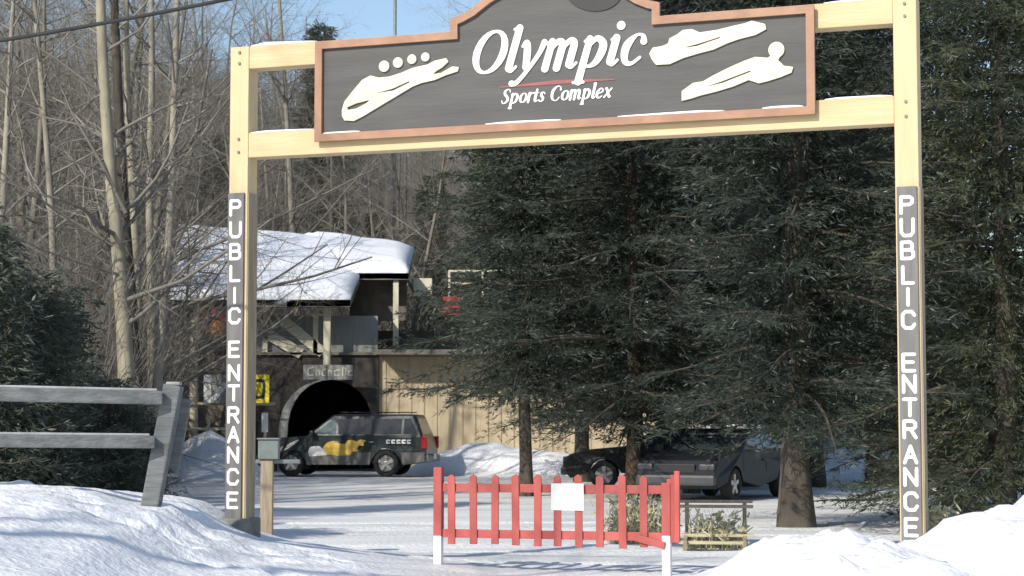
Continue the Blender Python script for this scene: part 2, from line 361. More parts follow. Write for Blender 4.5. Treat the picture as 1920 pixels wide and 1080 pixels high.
ITAL = {  # strokes, advance
 'O': ([ell(.66, .76, .52, .74)], 1.36),
 'l': ([cr([(.2, 1.55, T), (.2, .8, T), (.2, .12, T)]), [(.02, 1.52, N_), (.2, 1.55, T * .7)], cr([(.2, .1, T * .8), (.32, .0, N_), (.46, .16, N_)])], .50),
 'y': ([cr([(.02, .88, N_), (.14, 1.0, T * .8), (.25, .7, T), (.36, .12, T * .9)]), cr([(.82, .98, T * .8), (.72, .55, T * .6), (.42, -.05, T * .55), (.16, -.42, T * .6), (-.02, -.44, T * .8)])], .92),
 'm': ([[(.2, .98, T * .9), (.2, .02, T)], [(.04, .9, N_), (.2, .98, T * .7)], cr([(.2, .62, N_), (.42, .96, T * .7), (.62, .88, T * .95), (.64, .5, T), (.64, .02, T)]),
        cr([(.64, .62, N_), (.86, .96, T * .7), (1.06, .88, T * .95), (1.08, .5, T), (1.08, .12, T)]), cr([(1.08, .1, T * .8), (1.2, .0, N_), (1.34, .16, N_)])], 1.42),
 'p': ([[(.2, .98, T * .9), (.2, -.52, T)], [(.04, .9, N_), (.2, .98, T * .7)], [(.02, -.55, N_), (.4, -.55, N_)],
        cr([(.2, .66, N_), (.45, .98, T * .7), (.74, .8, T), (.78, .5, T * 1.05), (.66, .14, T * .8), (.42, 0, N_), (.2, .14, N_)])], 1.0),
 'i': ([[(.2, .95, T), (.2, .12, T)], [(.04, .9, N_), (.2, .98, T * .6)], cr([(.2, .1, T * .8), (.32, .0, N_), (.46, .16, N_)]), [(.24, 1.38, T * 1.15)]], .52),
 'c': ([cr([(.74, .76, T * .9), (.66, .96, N_ * 1.3), (.42, 1.0, N_), (.18, .72, T), (.14, .4, T), (.26, .08, T * .8), (.5, .0, N_ * 1.2), (.76, .2, N_)])], .86),
 'S': ([cr([(.82, 1.2, N_), (.74, 1.42, N_), (.5, 1.5, N_), (.24, 1.3, T * .9), (.3, .98, T), (.62, .66, T), (.72, .36, T), (.52, .06, N_ * 1.4), (.22, .05, N_), (.08, .34, N_)])], .98),
 'o': ([ell(.46, .5, .32, .48)], .90),
 'r': ([[(.2, .98, T * .9), (.2, .02, T)], [(.04, .9, N_), (.2, .98, T * .7)], cr([(.2, .6, N_), (.4, .94, T * .6), (.6, .94, T * .8)])], .68),
 't': ([cr([(.26, 1.3, T * .7), (.24, .8, T), (.24, .2, T), (.36, .0, N_), (.54, .14, N_)]), [(.04, .97, N_), (.5, .97, N_)]], .62),
 's': ([cr([(.56, .82, N_ * 1.4), (.4, .98, N_), (.2, .84, T * .8), (.26, .6, T), (.48, .36, T), (.46, .1, T * .7), (.22, .0, N_), (.06, .16, N_ * 1.5)])], .70),
 'C': ([cr([(1.06, 1.14, T * .8), (.96, 1.42, N_), (.66, 1.52, N_), (.3, 1.2, T), (.2, .75, T * 1.1), (.32, .25, T * .9), (.62, .0, N_), (.9, .06, N_), (1.06, .34, N_)])], 1.22),
 'e': ([cr([(.16, .46, N_), (.5, .54, N_), (.68, .74, T * .7), (.56, .98, N_), (.34, .96, N_ * 1.4), (.14, .6, T), (.16, .22, T), (.4, .0, N_ * 1.3), (.7, .2, N_)])], .84),
 'x': ([cr([(.08, .9, N_), (.22, .96, T * .8), (.44, .5, T), (.66, .06, T * .8), (.8, .14, N_)]), [(.76, .95, N_ * 1.5), (.12, .03, N_ * 1.5)]], .88),
}
def set_text(text, x0, y0, xh, width, shear, space=.5):
    adv = sum(ITAL[c][1] if c != ' ' else space for c in text); kx = width / (adv + shear * .5); out = []; px = 0
    for c in text:
        if c == ' ': px += space; continue
        for st in ITAL[c][0]:
            out.append([(x0 + (px + x) * kx + shear * y * xh, y0 + y * xh, r * (xh * .62 + kx * .38)) for x, y, r in st])
        px += ITAL[c][1]
    return out
B = .5
SANS = {'P': [[(0, 0), (0, 1)], [(0, 1), (.42, 1), (.55, .88), (.55, .64), (.42, .52), (0, .52)]], 'U': [[(0, 1), (0, .2), (.12, 0), (.46, 0), (.58, .2), (.58, 1)]],
 'B': [[(0, 0), (0, 1)], [(0, 1), (.42, 1), (.52, .88), (.52, .64), (.42, .53), (0, .53)], [(.42, .53), (.57, .4), (.57, .12), (.44, 0), (0, 0)]], 'L': [[(.04, 1), (.04, 0), (.54, 0)]],
 'I': [[(.28, 0), (.28, 1)]], 'C': [[(.58, .78), (.46, 1), (.14, 1), (0, .82), (0, .18), (.14, 0), (.46, 0), (.58, .22)]], 'E': [[(.55, 1), (0, 1), (0, 0), (.55, 0)], [(0, .52), (.48, .52)]],
 'N': [[(0, 0), (0, 1), (.57, 0), (.57, 1)]], 'T': [[(0, 1), (.58, 1)], [(.29, 1), (.29, 0)]], 'R': [[(0, 0), (0, 1)], [(0, 1), (.42, 1), (.55, .88), (.55, .64), (.42, .52), (0, .52)], [(.3, .52), (.57, 0)]],
 'A': [[(0, 0), (.29, 1), (.58, 0)], [(.1, .34), (.48, .34)]]}

# ------------------------------------------------------------------ the entrance gate
TH = radians(20); G0 = at(450, 800, 18.9); G0.z = 0
GD = Vector((cos(TH), -sin(TH), 0)); GN = Vector((-sin(TH), -cos(TH), 0))     # along the gate, and out of its front
def g2(px, py):
    """photo point on the gate's front plane -> (along, height)"""
    r = ray(px, py); t = (G0 - Vector((0, 0, EYE))).dot(GN) / r.dot(GN); P = Vector((0, 0, EYE)) + r * t
    return ((P - G0).dot(GD), P.z)
gate = thing('entrance_gate', 'tall pale timber entrance gate with a charcoal arched sign board across its top beams', 'gate', G0, -TH)
# local frame of the gate: x along, y into the scene, z up
PW = .205
pl, pr = -.045, 6.515       # post centres
zt = 5.25
band_z = {pl: g2(450, 362)[1], pr: g2(1700, 350)[1]}
for pc in (pl, pr):
    base = .35 if pc == pl else .2
    po = box('post', (pc, PW / 2, (zt + base) / 2), (PW, PW, zt - base), M['pine_v'], gate, .008)
    bz = band_z[pc]; b0 = base + .02
    bd = box('painted_board', (pc - .012 if pc == pl else pc, -.012, (bz + b0) / 2), (PW - .03, .03, bz - b0), M['postgrey'], po, .004)
    ys = ([390, 431, 472, 513, 554, 592, 655, 699, 737, 778, 815, 853, 894, 938] if pc == pl else [385, 427, 470, 516, 557, 600, 680, 720, 764, 805, 852, 894, 940, 988])
    st = []
    for ch, py in zip('PUBLICENTRANCE', ys):
        z = g2(450 if pc == pl else 1700, py)[1]; hh = .142; ww = .185 if pc == pl else .175
        st = [[(pc - (.012 if pc == pl else 0) - .285 * ww + x * ww, z - hh / 2 + y * hh, .0145) for x, y in s_] for s_ in SANS[ch]]
        march('letter', lambda A, Bq, st=st: field_strokes(A, Bq, st), (pc - .09, pc + .09, z - .1, z + .1), .008, lambda u, v, d: (u, d, v), -.026, -.031, M['white'], po)
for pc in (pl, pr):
    box('side_board', (pc + PW / 2 + .006, PW / 2, (band_z[pc] + .37) / 2), (.010, PW - .02, band_z[pc] - .37), M['brownwood'], gate, 0)  # added board, its brown paints in the shade on each post's lower side
box('footing', (pl - .005, .12, .40), (.29, .33, .36), M['concrete'], gate, .02)
xl, xr = pl + PW / 2 + .001, pr - PW / 2 - .001
ub = box('beam', ((xl + xr) / 2, PW / 2, 5.135), (xr - xl, PW - .012, .225), M['pine'], gate, .008)
lb_ = box('beam', ((xl + xr) / 2, PW / 2, 4.255), (xr - xl, PW - .012, .245), M['pine'], gate, .008)
def snow_strip(name, x0, x1, z, y0, y1, th, parent, seed=0):
    bm = bmesh.new(); n = max(4, int((x1 - x0) / .05)); top = []; m = 4
    rows = []
    for i in range(n + 1):
        x = x0 + (x1 - x0) * i / n; e = min(1, 5 * min(i, n - i) / n)
        hh = th * (.35 + .65 * e) * (.75 + .5 * noise.noise(Vector((x * 2.3, seed, 0)))) + .004; row = []
        for k, (fy, fz) in enumerate(((0, 0), (0, .55), (.12, .9), (.5, 1), (.88, .9), (1, .55), (1, 0))):
            row.append(bm.verts.new((x, y0 + (y1 - y0) * fy, z + hh * fz)))
        rows.append(row)
    for a, b in zip(rows, rows[1:]):
        for k in range(6): bm.faces.new((a[k], a[k + 1], b[k + 1], b[k]))
    bm.faces.new(rows[0]); bm.faces.new(rows[-1][::-1])
    return from_bm(name, bm, M['snow'], parent, smooth=True)
snow_strip('snow_cap', xl + .02, .78, 5.249, .01, PW - .01, .035, ub, 1)
snow_strip('snow_cap', 5.8, xr - .02, 5.249, .01, PW - .01, .03, ub, 2)
snow_strip('snow_cap', xl + .02, .78, 4.379, .01, PW - .01, .022, lb_, 3)
snow_strip('snow_cap', 5.8, xr - .02, 4.379, .01, PW - .01, .022, lb_, 4)
for pc in (pl, pr):
    for z in (4.19, 4.32, 5.08, 5.19):
        bm = bmesh.new(); bmesh.ops.create_cone(bm, cap_ends=True, segments=8, radius1=.016, radius2=.013, depth=.016, matrix=Matrix.Translation((pc, -.007, z)) @ Matrix.Rotation(pi / 2, 4, 'X')); from_bm('bolt', bm, M['metalgrey'], gate)
# sign board
sL, sR, sB, sT = .83, 5.715, 4.255, 5.215; cx = (sL + sR) / 2
dome = [(1.02, 5.215), (1.02, 5.345), (.93, 5.37), (.82, 5.42), (.66, 5.53), (.45, 5.63), (.22, 5.70), (0, 5.72)]
outline = [(sL, sB), (sR, sB), (sR, sT)] + [(cx + a, z) for a, z in dome] + [(cx - a, z) for a, z in dome[-2::-1]] + [(sL, sT)]
gf = lambda u, v, d: (u, d, v)
bm = bmesh.new(); prism_bm(bm, outline, gf, -.035, -.004)
sb = from_bm('sign_board', bm, M['signboard'], gate)
n = len(outline); TW = .062
def inset(poly, dd):
    res = []; n = len(poly)
    for i in range(n):
        p0, p1, p2 = Vector(poly[i - 1]), Vector(poly[i]), Vector(poly[(i + 1) % n])
        a = (p1 - p0).normalized(); b = (p2 - p1).normalized(); na = Vector((-a.y, a.x)); nb = Vector((-b.y, b.x))
        k = (na + nb); k = k / max(.35, k.length_squared / 2) if k.length > 1e-6 else na
        res.append(tuple(p1 + k * dd))
    return res
io = inset(outline, TW); oo = inset(outline, -.012)
for i in range(n):
    j = (i + 1) % n
    bm = bmesh.new(); prism_bm(bm, [oo[i], oo[j], io[j], io[i]], gf, -.072, -.0365 + .0)
    from_bm('frame_trim', bm, M['trim'], sb)
def ledge(x0, x1, seed, z=sB + TW):
    o = snow_strip('snow_cap', x0, x1, z, -.070, -.037, .018, sb, seed)
for a, b, k in ((sL + .08, 1.3, 5), (2.6, 3.35, 6), (3.9, 4.9, 7), (5.25, 5.62, 8)): ledge(a, b, k)
# lettering and emblems, raised
def sfield(strokes, polys=(), holes=()):
    def f(A, Bq):
        D = field_strokes(A, Bq, strokes) if strokes else np.full(A.shape, 1e3)
        for p in polys: D = np.minimum(D, field_poly(A, Bq, p))
        for h in holes: D = np.maximum(D, -field_poly(A, Bq, h))
        return D
    return f
xa, za = g2(880, 141); xb, _ = g2(1212, 122)
st = set_text('Olympic', xa, za, .262, xb - xa, .30)
march('lettering_large', sfield(st), (xa - .1, xb + .2, za - .2, za + .5), .0075, gf, -.036, -.048, M['white'], sb)
xa, za = g2(941, 196); xb, _ = g2(1150, 184)
st = set_text('Sports Complex', xa, za, .088, xb - xa, .25)
march('lettering_small', sfield(st), (xa - .05, xb + .1, za - .08, za + .2), .0045, gf, -.036, -.043, M['white'], sb)
p0, p1 = g2(940, 165), g2(1156, 150)
march('underline', sfield([[(p0[0], p0[1], .006), ((p0[0] + p1[0]) / 2, (p0[1] + p1[1]) / 2 + .012, .02), (p1[0], p1[1], .005)]]), (p0[0] - .05, p1[0] + .05, p0[1] - .08, p1[1] + .08), .008, gf, -.036, -.041, M['red_line'], sb)
def zz(pts, ox): return [g2(ox + x / 3.177, y / 3.177) for x, y in pts]
def bnd(*ps):
    q = [p for s_ in ps for p in s_]; return (min(a for a, _ in q) - .06, max(a for a, _ in q) + .06, min(b for _, b in q) - .06, max(b for _, b in q) + .06)
sled = zz([(780, 660), (795, 610), (850, 540), (900, 482), (950, 455), (1000, 468), (1060, 462), (1130, 440), (1200, 410), (1290, 390), (1330, 368), (1400, 352), (1412, 372), (1375, 408), (1340, 428),
           (1318, 448), (1370, 440), (1435, 402), (1475, 405), (1468, 430), (1400, 452), (1330, 482), (1250, 500), (1200, 520), (1100, 580), (1000, 640), (900, 700), (850, 725), (795, 722), (780, 695)], 400)
slot = zz([(808, 645), (860, 622), (950, 598), (925, 620), (865, 652), (818, 660)], 400)
slot2 = zz([(960, 566), (1080, 533), (1180, 488), (1184, 496), (1085, 545)], 400)
heads = [[(g2(400 + x / 3.177, y / 3.177)[0], g2(400 + x / 3.177, y / 3.177)[1], r)] for x, y, r in ((1030, 400, .054), (1112, 378, .05), (1195, 358, .046), (1275, 345, .043))]
march('bobsled_emblem', sfield(heads, [sled], [slot, slot2]), bnd(sled, [(h[0][0], h[0][1]) for h in heads]), .008, gf, -.036, -.056, M['offwhite'], sb)
lug = zz([(700, 325), (720, 290), (780, 280), (812, 265), (820, 235), (865, 212), (900, 185), (955, 180), (1000, 200), (1100, 185), (1200, 160), (1270, 145), (1310, 130), (1388, 150), (1395, 180), (1330, 215), (1240, 237), (1160, 265),
          (1080, 302), (1000, 322), (900, 352), (820, 388), (740, 392), (715, 360)], 1000)
march('luge_emblem', sfield([], [lug], [zz([(860, 300), (980, 270), (1120, 225), (1124, 232), (985, 280)], 1000)]), bnd(lug), .008, gf, -.036, -.056, M['offwhite'], sb)
ski = zz([(893, 548), (960, 500), (1020, 490), (1090, 450), (1180, 405), (1260, 370), (1330, 345), (1400, 350), (1470, 368), (1500, 398), (1555, 405), (1545, 438), (1480, 465), (1400, 490), (1350, 502), (1290, 482), (1200, 520),
          (1100, 550), (1000, 575), (950, 592), (893, 606)], 1000)
hd = g2(1000 + 1455 / 3.177, 303 / 3.177)
march('skater_emblem', sfield([[(hd[0], hd[1], .072)], [(hd[0], hd[1] - .05, .035), (hd[0] - .05, hd[1] - .11, .05)]], [ski], [zz([(1010, 530), (1130, 490), (1300, 425), (1304, 433), (1135, 500)], 1000)]), bnd(ski, [hd, (hd[0], hd[1] + .1)]), .008, gf, -.036, -.056, M['offwhite'], sb)
e0 = g2(1115, -8)
march('oval_emblem', sfield([], [[(e0[0] + .27 * cos(a) * (1 + .1 * sin(a)), e0[1] + .155 * sin(a) - .03 * cos(a)) for a in np.linspace(0, 2 * pi, 40, endpoint=False)]]), (e0[0] - .4, e0[0] + .4, e0[1] - .3, e0[1] + .3), .01, gf, -.036, -.046, M['black'], sb)

# ------------------------------------------------------------------ red picket barrier
def to_line(px, py, A, D):
    """photo point on the vertical plane through A along D (horizontal) -> (along, height)"""
    nrm = Vector((-D.y, D.x, 0)); r = ray(px, py); t = (A - Vector((0, 0, EYE))).dot(nrm) / r.dot(nrm); P = Vector((0, 0, EYE)) + r * t
    return (P - A).dot(D), P.z
FA = at(815, 1055, 19.9); FA.z = 0; FB = at(1250, 1060, 19.2); FB.z = 0
FD = (FB - FA).normalized(); fth = math.atan2(FD.y, FD.x)
fence = thing('picket_barrier', 'low red picket barrier with white feet standing across the snowy road', 'barrier', FA, fth)
def fl(px, py): return to_line(px, py, FA, FD)
def ground_z(x, y): return height(x, y)
tops = {822: 876, 849: 890, 890: 890, 930: 891, 969: 890, 1010: 890, 1047: 892, 1087: 890, 1126: 892, 1169: 890, 1208: 892}
bots = {849: 1020, 890: 1020, 930: 1020, 969: 1022, 1010: 1024, 1047: 1024, 1087: 1026, 1126: 1026, 1169: 1028, 1208: 1026}
for px, t_ in tops.items():
    x, z1 = fl(px, t_)
    if px == 822: continue
    z0 = fl(px, bots[px])[1]; lean = random.uniform(-.008, .008); wd = .076
    bm = bmesh.new(); prism_bm(bm, [(x - wd / 2, z0), (x + wd / 2, z0), (x + wd / 2 + lean, z1 - .02), (x + lean, z1 + .005), (x - wd / 2 + lean, z1 - .02)], lambda u, v, d: (u, d, v), -.045, -.024)
    from_bm('picket', bm, M['redpaint'], fence)
L_ = (FB - FA).length
zr1, zr0 = fl(1030, 916)[1], fl(1030, 1003)[1]
for z in (zr1, zr0): box('rail', (L_ / 2 + .01, 0, z), (L_ + .04, .045, .085), M['redpaint'], fence, .005)
def end_post(px, topy, wdt, nm='end_post', x=None):
    x = fl(px, topy)[0] if x is None else x; z1 = fl(px, topy)[1]; zs = fl(px, 1004)[1]
    p = box(nm, (x, -.005, (z1 + zs) / 2), (wdt, .09, z1 - zs), M['redpaint'], fence, .006)
    box('white_foot', (x, -.005, zs / 2 - .03), (wdt - .006, .085, zs + .06), M['white'], p, .006); return p
end_post(823, 876, .088)
end_post(1250, 905, .09)
box('foot_plate', (fl(822, 1050)[0] + .08, .02, .02), (.18, .12, .035), M['concrete'], fence, .006)
# short side wing, turned back at the right end
wing = [Vector((L_ + .04 + i * .055, -.02 - i * .085, 0)) for i in range(3)]
for i, p in enumerate(wing):
    z0, z1 = fl(1250, 1018)[1] + .01 * i, fl(1262, 898 - 8 * i)[1]
    box('side_board', (p.x, p.y, (z0 + z1) / 2), (.06, .022, z1 - z0), M['redpaint'], fence, .004, Matrix.Rotation(-.45, 3, 'Z'))
box('brace', (fl(1222, 1000)[0], -.06, (fl(1222, 1015)[1])), (.30, .03, .07), M['redpaint'], fence, .004, Matrix.Rotation(.25, 3, 'Y'))
# white notice on it
xa, z1 = fl(1036, 906); xb, z0 = fl(1097, 957)
bm = bmesh.new(); add_box(bm, ((xb - xa) / 2, 0, (z1 - z0) / 2), (xb - xa, .012, z1 - z0), None, .003)
no = from_bm('notice_board', bm, M['white']); no.matrix_world = fence.matrix_basis @ Matrix.Translation((xa, -.054, z0))
tag(no, 'blank white rectangular notice fixed to the middle of the red picket barrier', 'notice')

# ------------------------------------------------------------------ weathered rail fence on the left bank
rf = thing('rail_fence', 'weathered grey two-rail wooden fence on the snow bank at the left edge', 'fence', (0, 0, 0))
b0, t0 = at(283, 950, 17.6), at(326, 722, 17.6)
bar('post', b0 - (t0 - b0) * .15, t0, .20, .16, M['oldwood'], rf, .015)
bar('post', b0 + (t0 - b0) * .30 + Vector((.10, .25, -.0)), t0 + Vector((.07, .26, -.12)), .12, .10, M['oldwood'], rf, .012)
for (y0, y1, th) in ((738, 746, .125), (827, 829, .115)):
    a, b = at(-330, y0 - (6 if y0 < 800 else 3), 16.6), at(304 if y0 < 800 else 290, y1, 17.45)
    r_ = bar('rail', a, b, .09, th, M['oldwood'], rf, .015)
    bar('snow_cap', a + Vector((0, 0, th / 2 + .010)), b + Vector((-.05, 0, th / 2 + .010)), .085, .022, M['frost'], r_, .008)
b1 = at(-330, 930, 16.6); t1 = at(-330, 700, 16.6); bar('post', b1 - Vector((0, 0, .3)), t1, .2, .16, M['oldwood'], rf, .015)
box('snow_cap', t0 + Vector((0, 0, .012)), (.13, .13, .035), M['frost'], rf, .015)

# ------------------------------------------------------------------ tan post with a grey box beside the gate
P_ = at(500, 1000, 21.6); pb = thing('box_post', 'short tan wooden post topped with a grey metal box beside the left gate post', 'post', (P_.x, P_.y, 0))
zt_ = Zof(862, 21.6)
box('post', (0, 0, zt_ / 2), (.135, .12, zt_), M['brownwood'], pb, .008)
box('lock_box', (.02, -.01, zt_ + .115), (.23, .16, .22), M['metalgrey'], pb, .012)
box('box_lid', (.02, -.02, zt_ + .235), (.25, .18, .018), M['metalgrey'], pb, .004)
box('arm', (.12, 0, zt_ - .02), (.5, .05, .045), M['metalgrey'], pb, .006)

# ------------------------------------------------------------------ vehicles
def car(name, label, loc, rz, kind, paint, lower=None, snowy=False, decal=False):
    t = thing(name, label, 'suv' if kind == 'suv' else 'car', loc, rz)
    if kind == 'suv': Lh, W, belt, roof, fw, rw, R = 2.42, .90, 1.13, 1.76, 1.45, -1.32, .37
    else: Lh, W, belt, roof, fw, rw, R = 2.3, .88, .95, 1.42, 1.38, -1.32, .33
    def arch(x0, r=R + .07): return [(x0 - r * cos(a), R + r * sin(a)) for a in np.linspace(0.12, pi - .12, 11)]
    zb = .32 if kind == 'suv' else .24
    hood = belt - .03
    prof = [(-Lh, zb + .08)] + [(rw - R - .12, zb)] + arch(rw) + [(0, zb)] + arch(fw) + [(Lh - .15, zb + .02), (Lh + .03, zb + .2), (Lh + .02, hood - .32), (Lh - .12, hood - .12), (Lh - .55, hood - .02),
            (.98, belt + .02), (.3, belt + .03), (-Lh + .25, belt + .03), (-Lh, belt - .03), (-Lh - .06, belt - .35), (-Lh - .05, zb + .2)]
    bm = bmesh.new(); prism_bm(bm, prof, lambda u, v, d: (u, d, v), -W, W)
    for v in bm.verts:
        k = 1.0
        if v.co.z > belt - .14: k *= .965
        if abs(v.co.x) > Lh - .2: k *= .93
        if v.co.z < zb + .06: k *= .97
        v.co.y *= k
    es = [e for e in bm.edges if abs(e.verts[0].co.y - e.verts[1].co.y) < .2 and not (e.verts[0].co.z < R + .5 and e.verts[1].co.z < R + .5 and e.verts[0].co.z < zb + .5 and abs(abs(e.verts[0].co.y)) < 0)]
    bmesh.ops.bevel(bm, geom=es, offset=.035, segments=2, affect='EDGES', profile=.6)
    body = from_bm('body', bm, paint, t)
    # greenhouse: rounded rings
    if kind == 'suv': xr0, xf0, xr1, xf1 = -Lh + .05, 1.05, -Lh + .28, .32
    else: xr0, xf0, xr1, xf1 = -1.72, 1.02, -1.02, .2
    w0, w1 = W * .945, W * .76
    def ring(xr, xf, w_, z, rc):
        pts = []
        for sx, sy, a0 in ((xf - rc, w_ - rc, 0), (xr + rc, w_ - rc, pi / 2), (xr + rc, -w_ + rc, pi), (xf - rc, -w_ + rc, 3 * pi / 2)):
            for k in range(5): pts.append((sx + rc * cos(a0 + k * pi / 8), sy + rc * sin(a0 + k * pi / 8), z))
        return pts
    bm = bmesh.new(); rings = [[bm.verts.new(p) for p in ring(*a)] for a in
        ((xr0, xf0, w0, belt - .02, .06), (xr1, xf1, w1, roof - .06, .10), (xr1 + .05, xf1 - .06, w1 - .05, roof - .02, .10), (xr1 + .25, xf1 - .3, w1 - .25, roof, .10))]
    for a, b in zip(rings, rings[1:]):
        for k in range(20): bm.faces.new((a[k], a[(k + 1) % 20], b[(k + 1) % 20], b[k]))
    bm.faces.new(rings[-1]); bm.faces.new(rings[0][::-1])
    cab = from_bm('cab', bm, paint, t, smooth=False)
    H0, H1 = belt - .02, roof - .06
    def side(x, z, s, off=.006):
        k = (z - H0) / (H1 - H0); return (x, s * (w0 + (w1 - w0) * k + off), z)
    def xedge(k, front): return (xf0 + (xf1 - xf0) * k - .10) if front else (xr0 + (xr1 - xr0) * k + .10)
    zl, zh = belt + .06, roof - .13; kl, kh = (zl - H0) / (H1 - H0), (zh - H0) / (H1 - H0)
    cuts = [None, .12, -.92, -1.78, None] if kind == 'suv' else [None, -.32, None]
    for s in (1, -1):
        c = cuts
        for i in range(len(c) - 1):
            if i == 0: fl_, fh = xedge(kl, True) - .06, xedge(kh, True) - .04
            else: fl_ = fh = c[i] - .035
            if c[i + 1] is None: rl, rh = xedge(kl, False) + .02, xedge(kh, False) + .06
            else: rl = rh = c[i + 1] + .035
            if min(fl_, fh) - max(rl, rh) < .1: continue
            bm = bmesh.new(); q = [side(rl, zl, s), side(fl_, zl, s), side(fh, zh, s), side(rh, zh, s)]
            vi = [bm.verts.new(p) for p in q]; vo = [bm.verts.new((p[0], p[1] - s * .03, p[2])) for p in q]
            bm.faces.new(vi); bm.faces.new(vo[::-1])
            for k in range(4): bm.faces.new((vi[k], vi[(k + 1) % 4], vo[(k + 1) % 4], vo[k]))
            from_bm('side_window', bm, M['windglass'] if (decal and i == 0) else M['glass'], cab)
    def endglass(nm, k0, k1, front, inset_y, m):
        q = []
        for k, sgn in ((k0, -1), (k0, 1), (k1, 1), (k1, -1)):
            x = (xf0 + (xf1 - xf0) * k) if front else (xr0 + (xr1 - xr0) * k); y = sgn * ((w0 + (w1 - w0) * k) - inset_y)
            q.append(Vector((x + (.008 if front else -.008), y, H0 + (H1 - H0) * k + .004)))
        bm = bmesh.new(); a = [bm.verts.new(p) for p in q]; b = [bm.verts.new(p + Vector((-.03 if front else .03, 0, -.01))) for p in q]
        bm.faces.new(a); bm.faces.new(b[::-1])
        for k in range(4): bm.faces.new((a[k], a[(k + 1) % 4], b[(k + 1) % 4], b[k]))
        return from_bm(nm, bm, m, cab)
    endglass('windscreen', .08, .9, True, .09, M['glass']); endglass('rear_window', .14, .88, False, .12, M['glass'])
    # wheels
    for x in (fw, rw):
        for s in (1, -1):
            bm = bmesh.new(); pr_ = [(R * .62, -.1), (R * .9, -.115), (R, -.08), (R, .08), (R * .9, .115), (R * .62, .1)]; NS = 24; rr = []
            for k in range(NS):
                a = 2 * pi * k / NS; rr.append([bm.verts.new((r_ * cos(a), y_, r_ * sin(a))) for r_, y_ in pr_])
            for k in range(NS):
                a, b = rr[k], rr[(k + 1) % NS]
                for q in range(len(pr_)): bm.faces.new((a[q], a[(q + 1) % 6], b[(q + 1) % 6], b[q]))
            wh = from_bm('wheel', bm, M['tyre'], t, smooth=True); wh.location = (x, s * (W - .12), R)
            bm = bmesh.new(); bmesh.ops.create_cone(bm, cap_ends=True, segments=20, radius1=R * .63, radius2=R * .63, depth=.03, matrix=Matrix.Translation((0, s * .05, 0)) @ Matrix.Rotation(pi / 2, 4, 'X'))
            from_bm('rim_backing', bm, M['metalgrey'], wh)
            bm = bmesh.new()
            for k in range(5):
                an = 2 * pi * k / 5 + .3; add_box(bm, (cos(an) * R * .34, s * .085, sin(an) * R * .34), (R * .6, .025, .085), Matrix.Rotation(-an, 3, 'Y'), .006)
            add_box(bm, (0, s * .095, 0), (.13, .03, .13), None, .02)
            from_bm('rim', bm, M['alloy'], wh)
    # bumpers, lamps, seams, mirrors
    pt = lower or paint
    box('bumper', (Lh + .0, 0, zb + .19), (.16, W * 1.86, .2), M['metalgrey'] if kind == 'suv' else M['darkbumper'], t, .05)
    box('bumper', (-Lh - .05, 0, zb + .19), (.16, W * 1.86, .2), M['metalgrey'], t, .04)
    for s in (1, -1):
        box('headlight', (Lh - .05, s * (W - .24), hood - .24), (.14, .32, .13), M['windglass'] if kind == 'suv' else M['darkbumper'], t, .04)
        if kind == 'suv': box('tail_light', (-Lh - .0, s * (W - .085), belt - .17), (.17, .13, .34), M['redlamp'], t, .02)
        else: box('tail_light', (-Lh - .02, s * (W - .2), belt - .18), (.12, .34, .14), M['redlamp'], t, .02)
        mm = box('mirror', (.80, s * (W + .10), belt + .09), (.11, .20, .14), M['black'], t, .03)
        for x in ((.98, -.02, -1.0) if kind == 'suv' else (.95, -.3, -1.2)):
            box('door_seam', (x, s * (W + .0005), (belt + zb) / 2 + .12), (.012, .006, belt - zb - .38), M['black'], body, 0)
        for x in ((.12, -.88) if kind == 'suv' else (-.2, -1.1)): box('door_handle', (x, s * (W + .01), belt - .16), (.16, .03, .035), M['black'] if not decal else M['metalgrey'], t, .008)
    box('grille', (Lh + .015, 0, hood - .27), (.05, .82, .17), M['black'], t, .01)
    box('number_plate', (-Lh - .14, 0, zb + .24), (.015, .32, .15), M['white'], t, .003)
    if kind == 'suv':
        for s in (1, -1): bar('roof_rail', (-1.9, s * .58, roof + .05), (.1, s * .58, roof + .05), .03, .03, M['black'], cab, .008)
    if lower:
        for s in (1, -1):
            top_ = zb + .36; r2 = R + .07
            segs = [[(-Lh - .02, zb + .1), (rw - r2 - .04, zb + .01), (rw - r2 * .98, top_ - .03), (rw - r2 * .95, top_), (-Lh - .02, top_)],
                    [(rw + r2 + .03, zb + .01), (fw - r2 - .03, zb + .01), (fw - r2 * .97, top_), (rw + r2 * .97, top_)],
                    [(fw + r2 + .03, zb + .02), (Lh - .18, zb + .05), (Lh - .18, top_), (fw + r2 * .97, top_)]]
            for sg in segs:
                bm = bmesh.new(); prism_bm(bm, sg, lambda u, v, d, s=s: (u, s * d, v), W - .01, W + .012); from_bm('lower_cladding', bm, lower, t)
    if snowy:
        bm = bmesh.new(); add_box(bm, ((xr1 + xf1) / 2, 0, roof + .03), (xf1 - xr1 + .05, w1 * 1.9, .09), None, .035); from_bm('snow_cap', bm, M['snow'], t)
    return t, body, W, belt, zb
CL = at(652, 893, 55.5); heading = pi - radians(9)
suv, body, W, belt, zb = car('parked_suv', 'dark green sport utility vehicle with yellow door graphic parked before the black arch', (CL.x, CL.y, 0.02), heading, 'suv', M['greenpaint'], M['cladding'], decal=True)
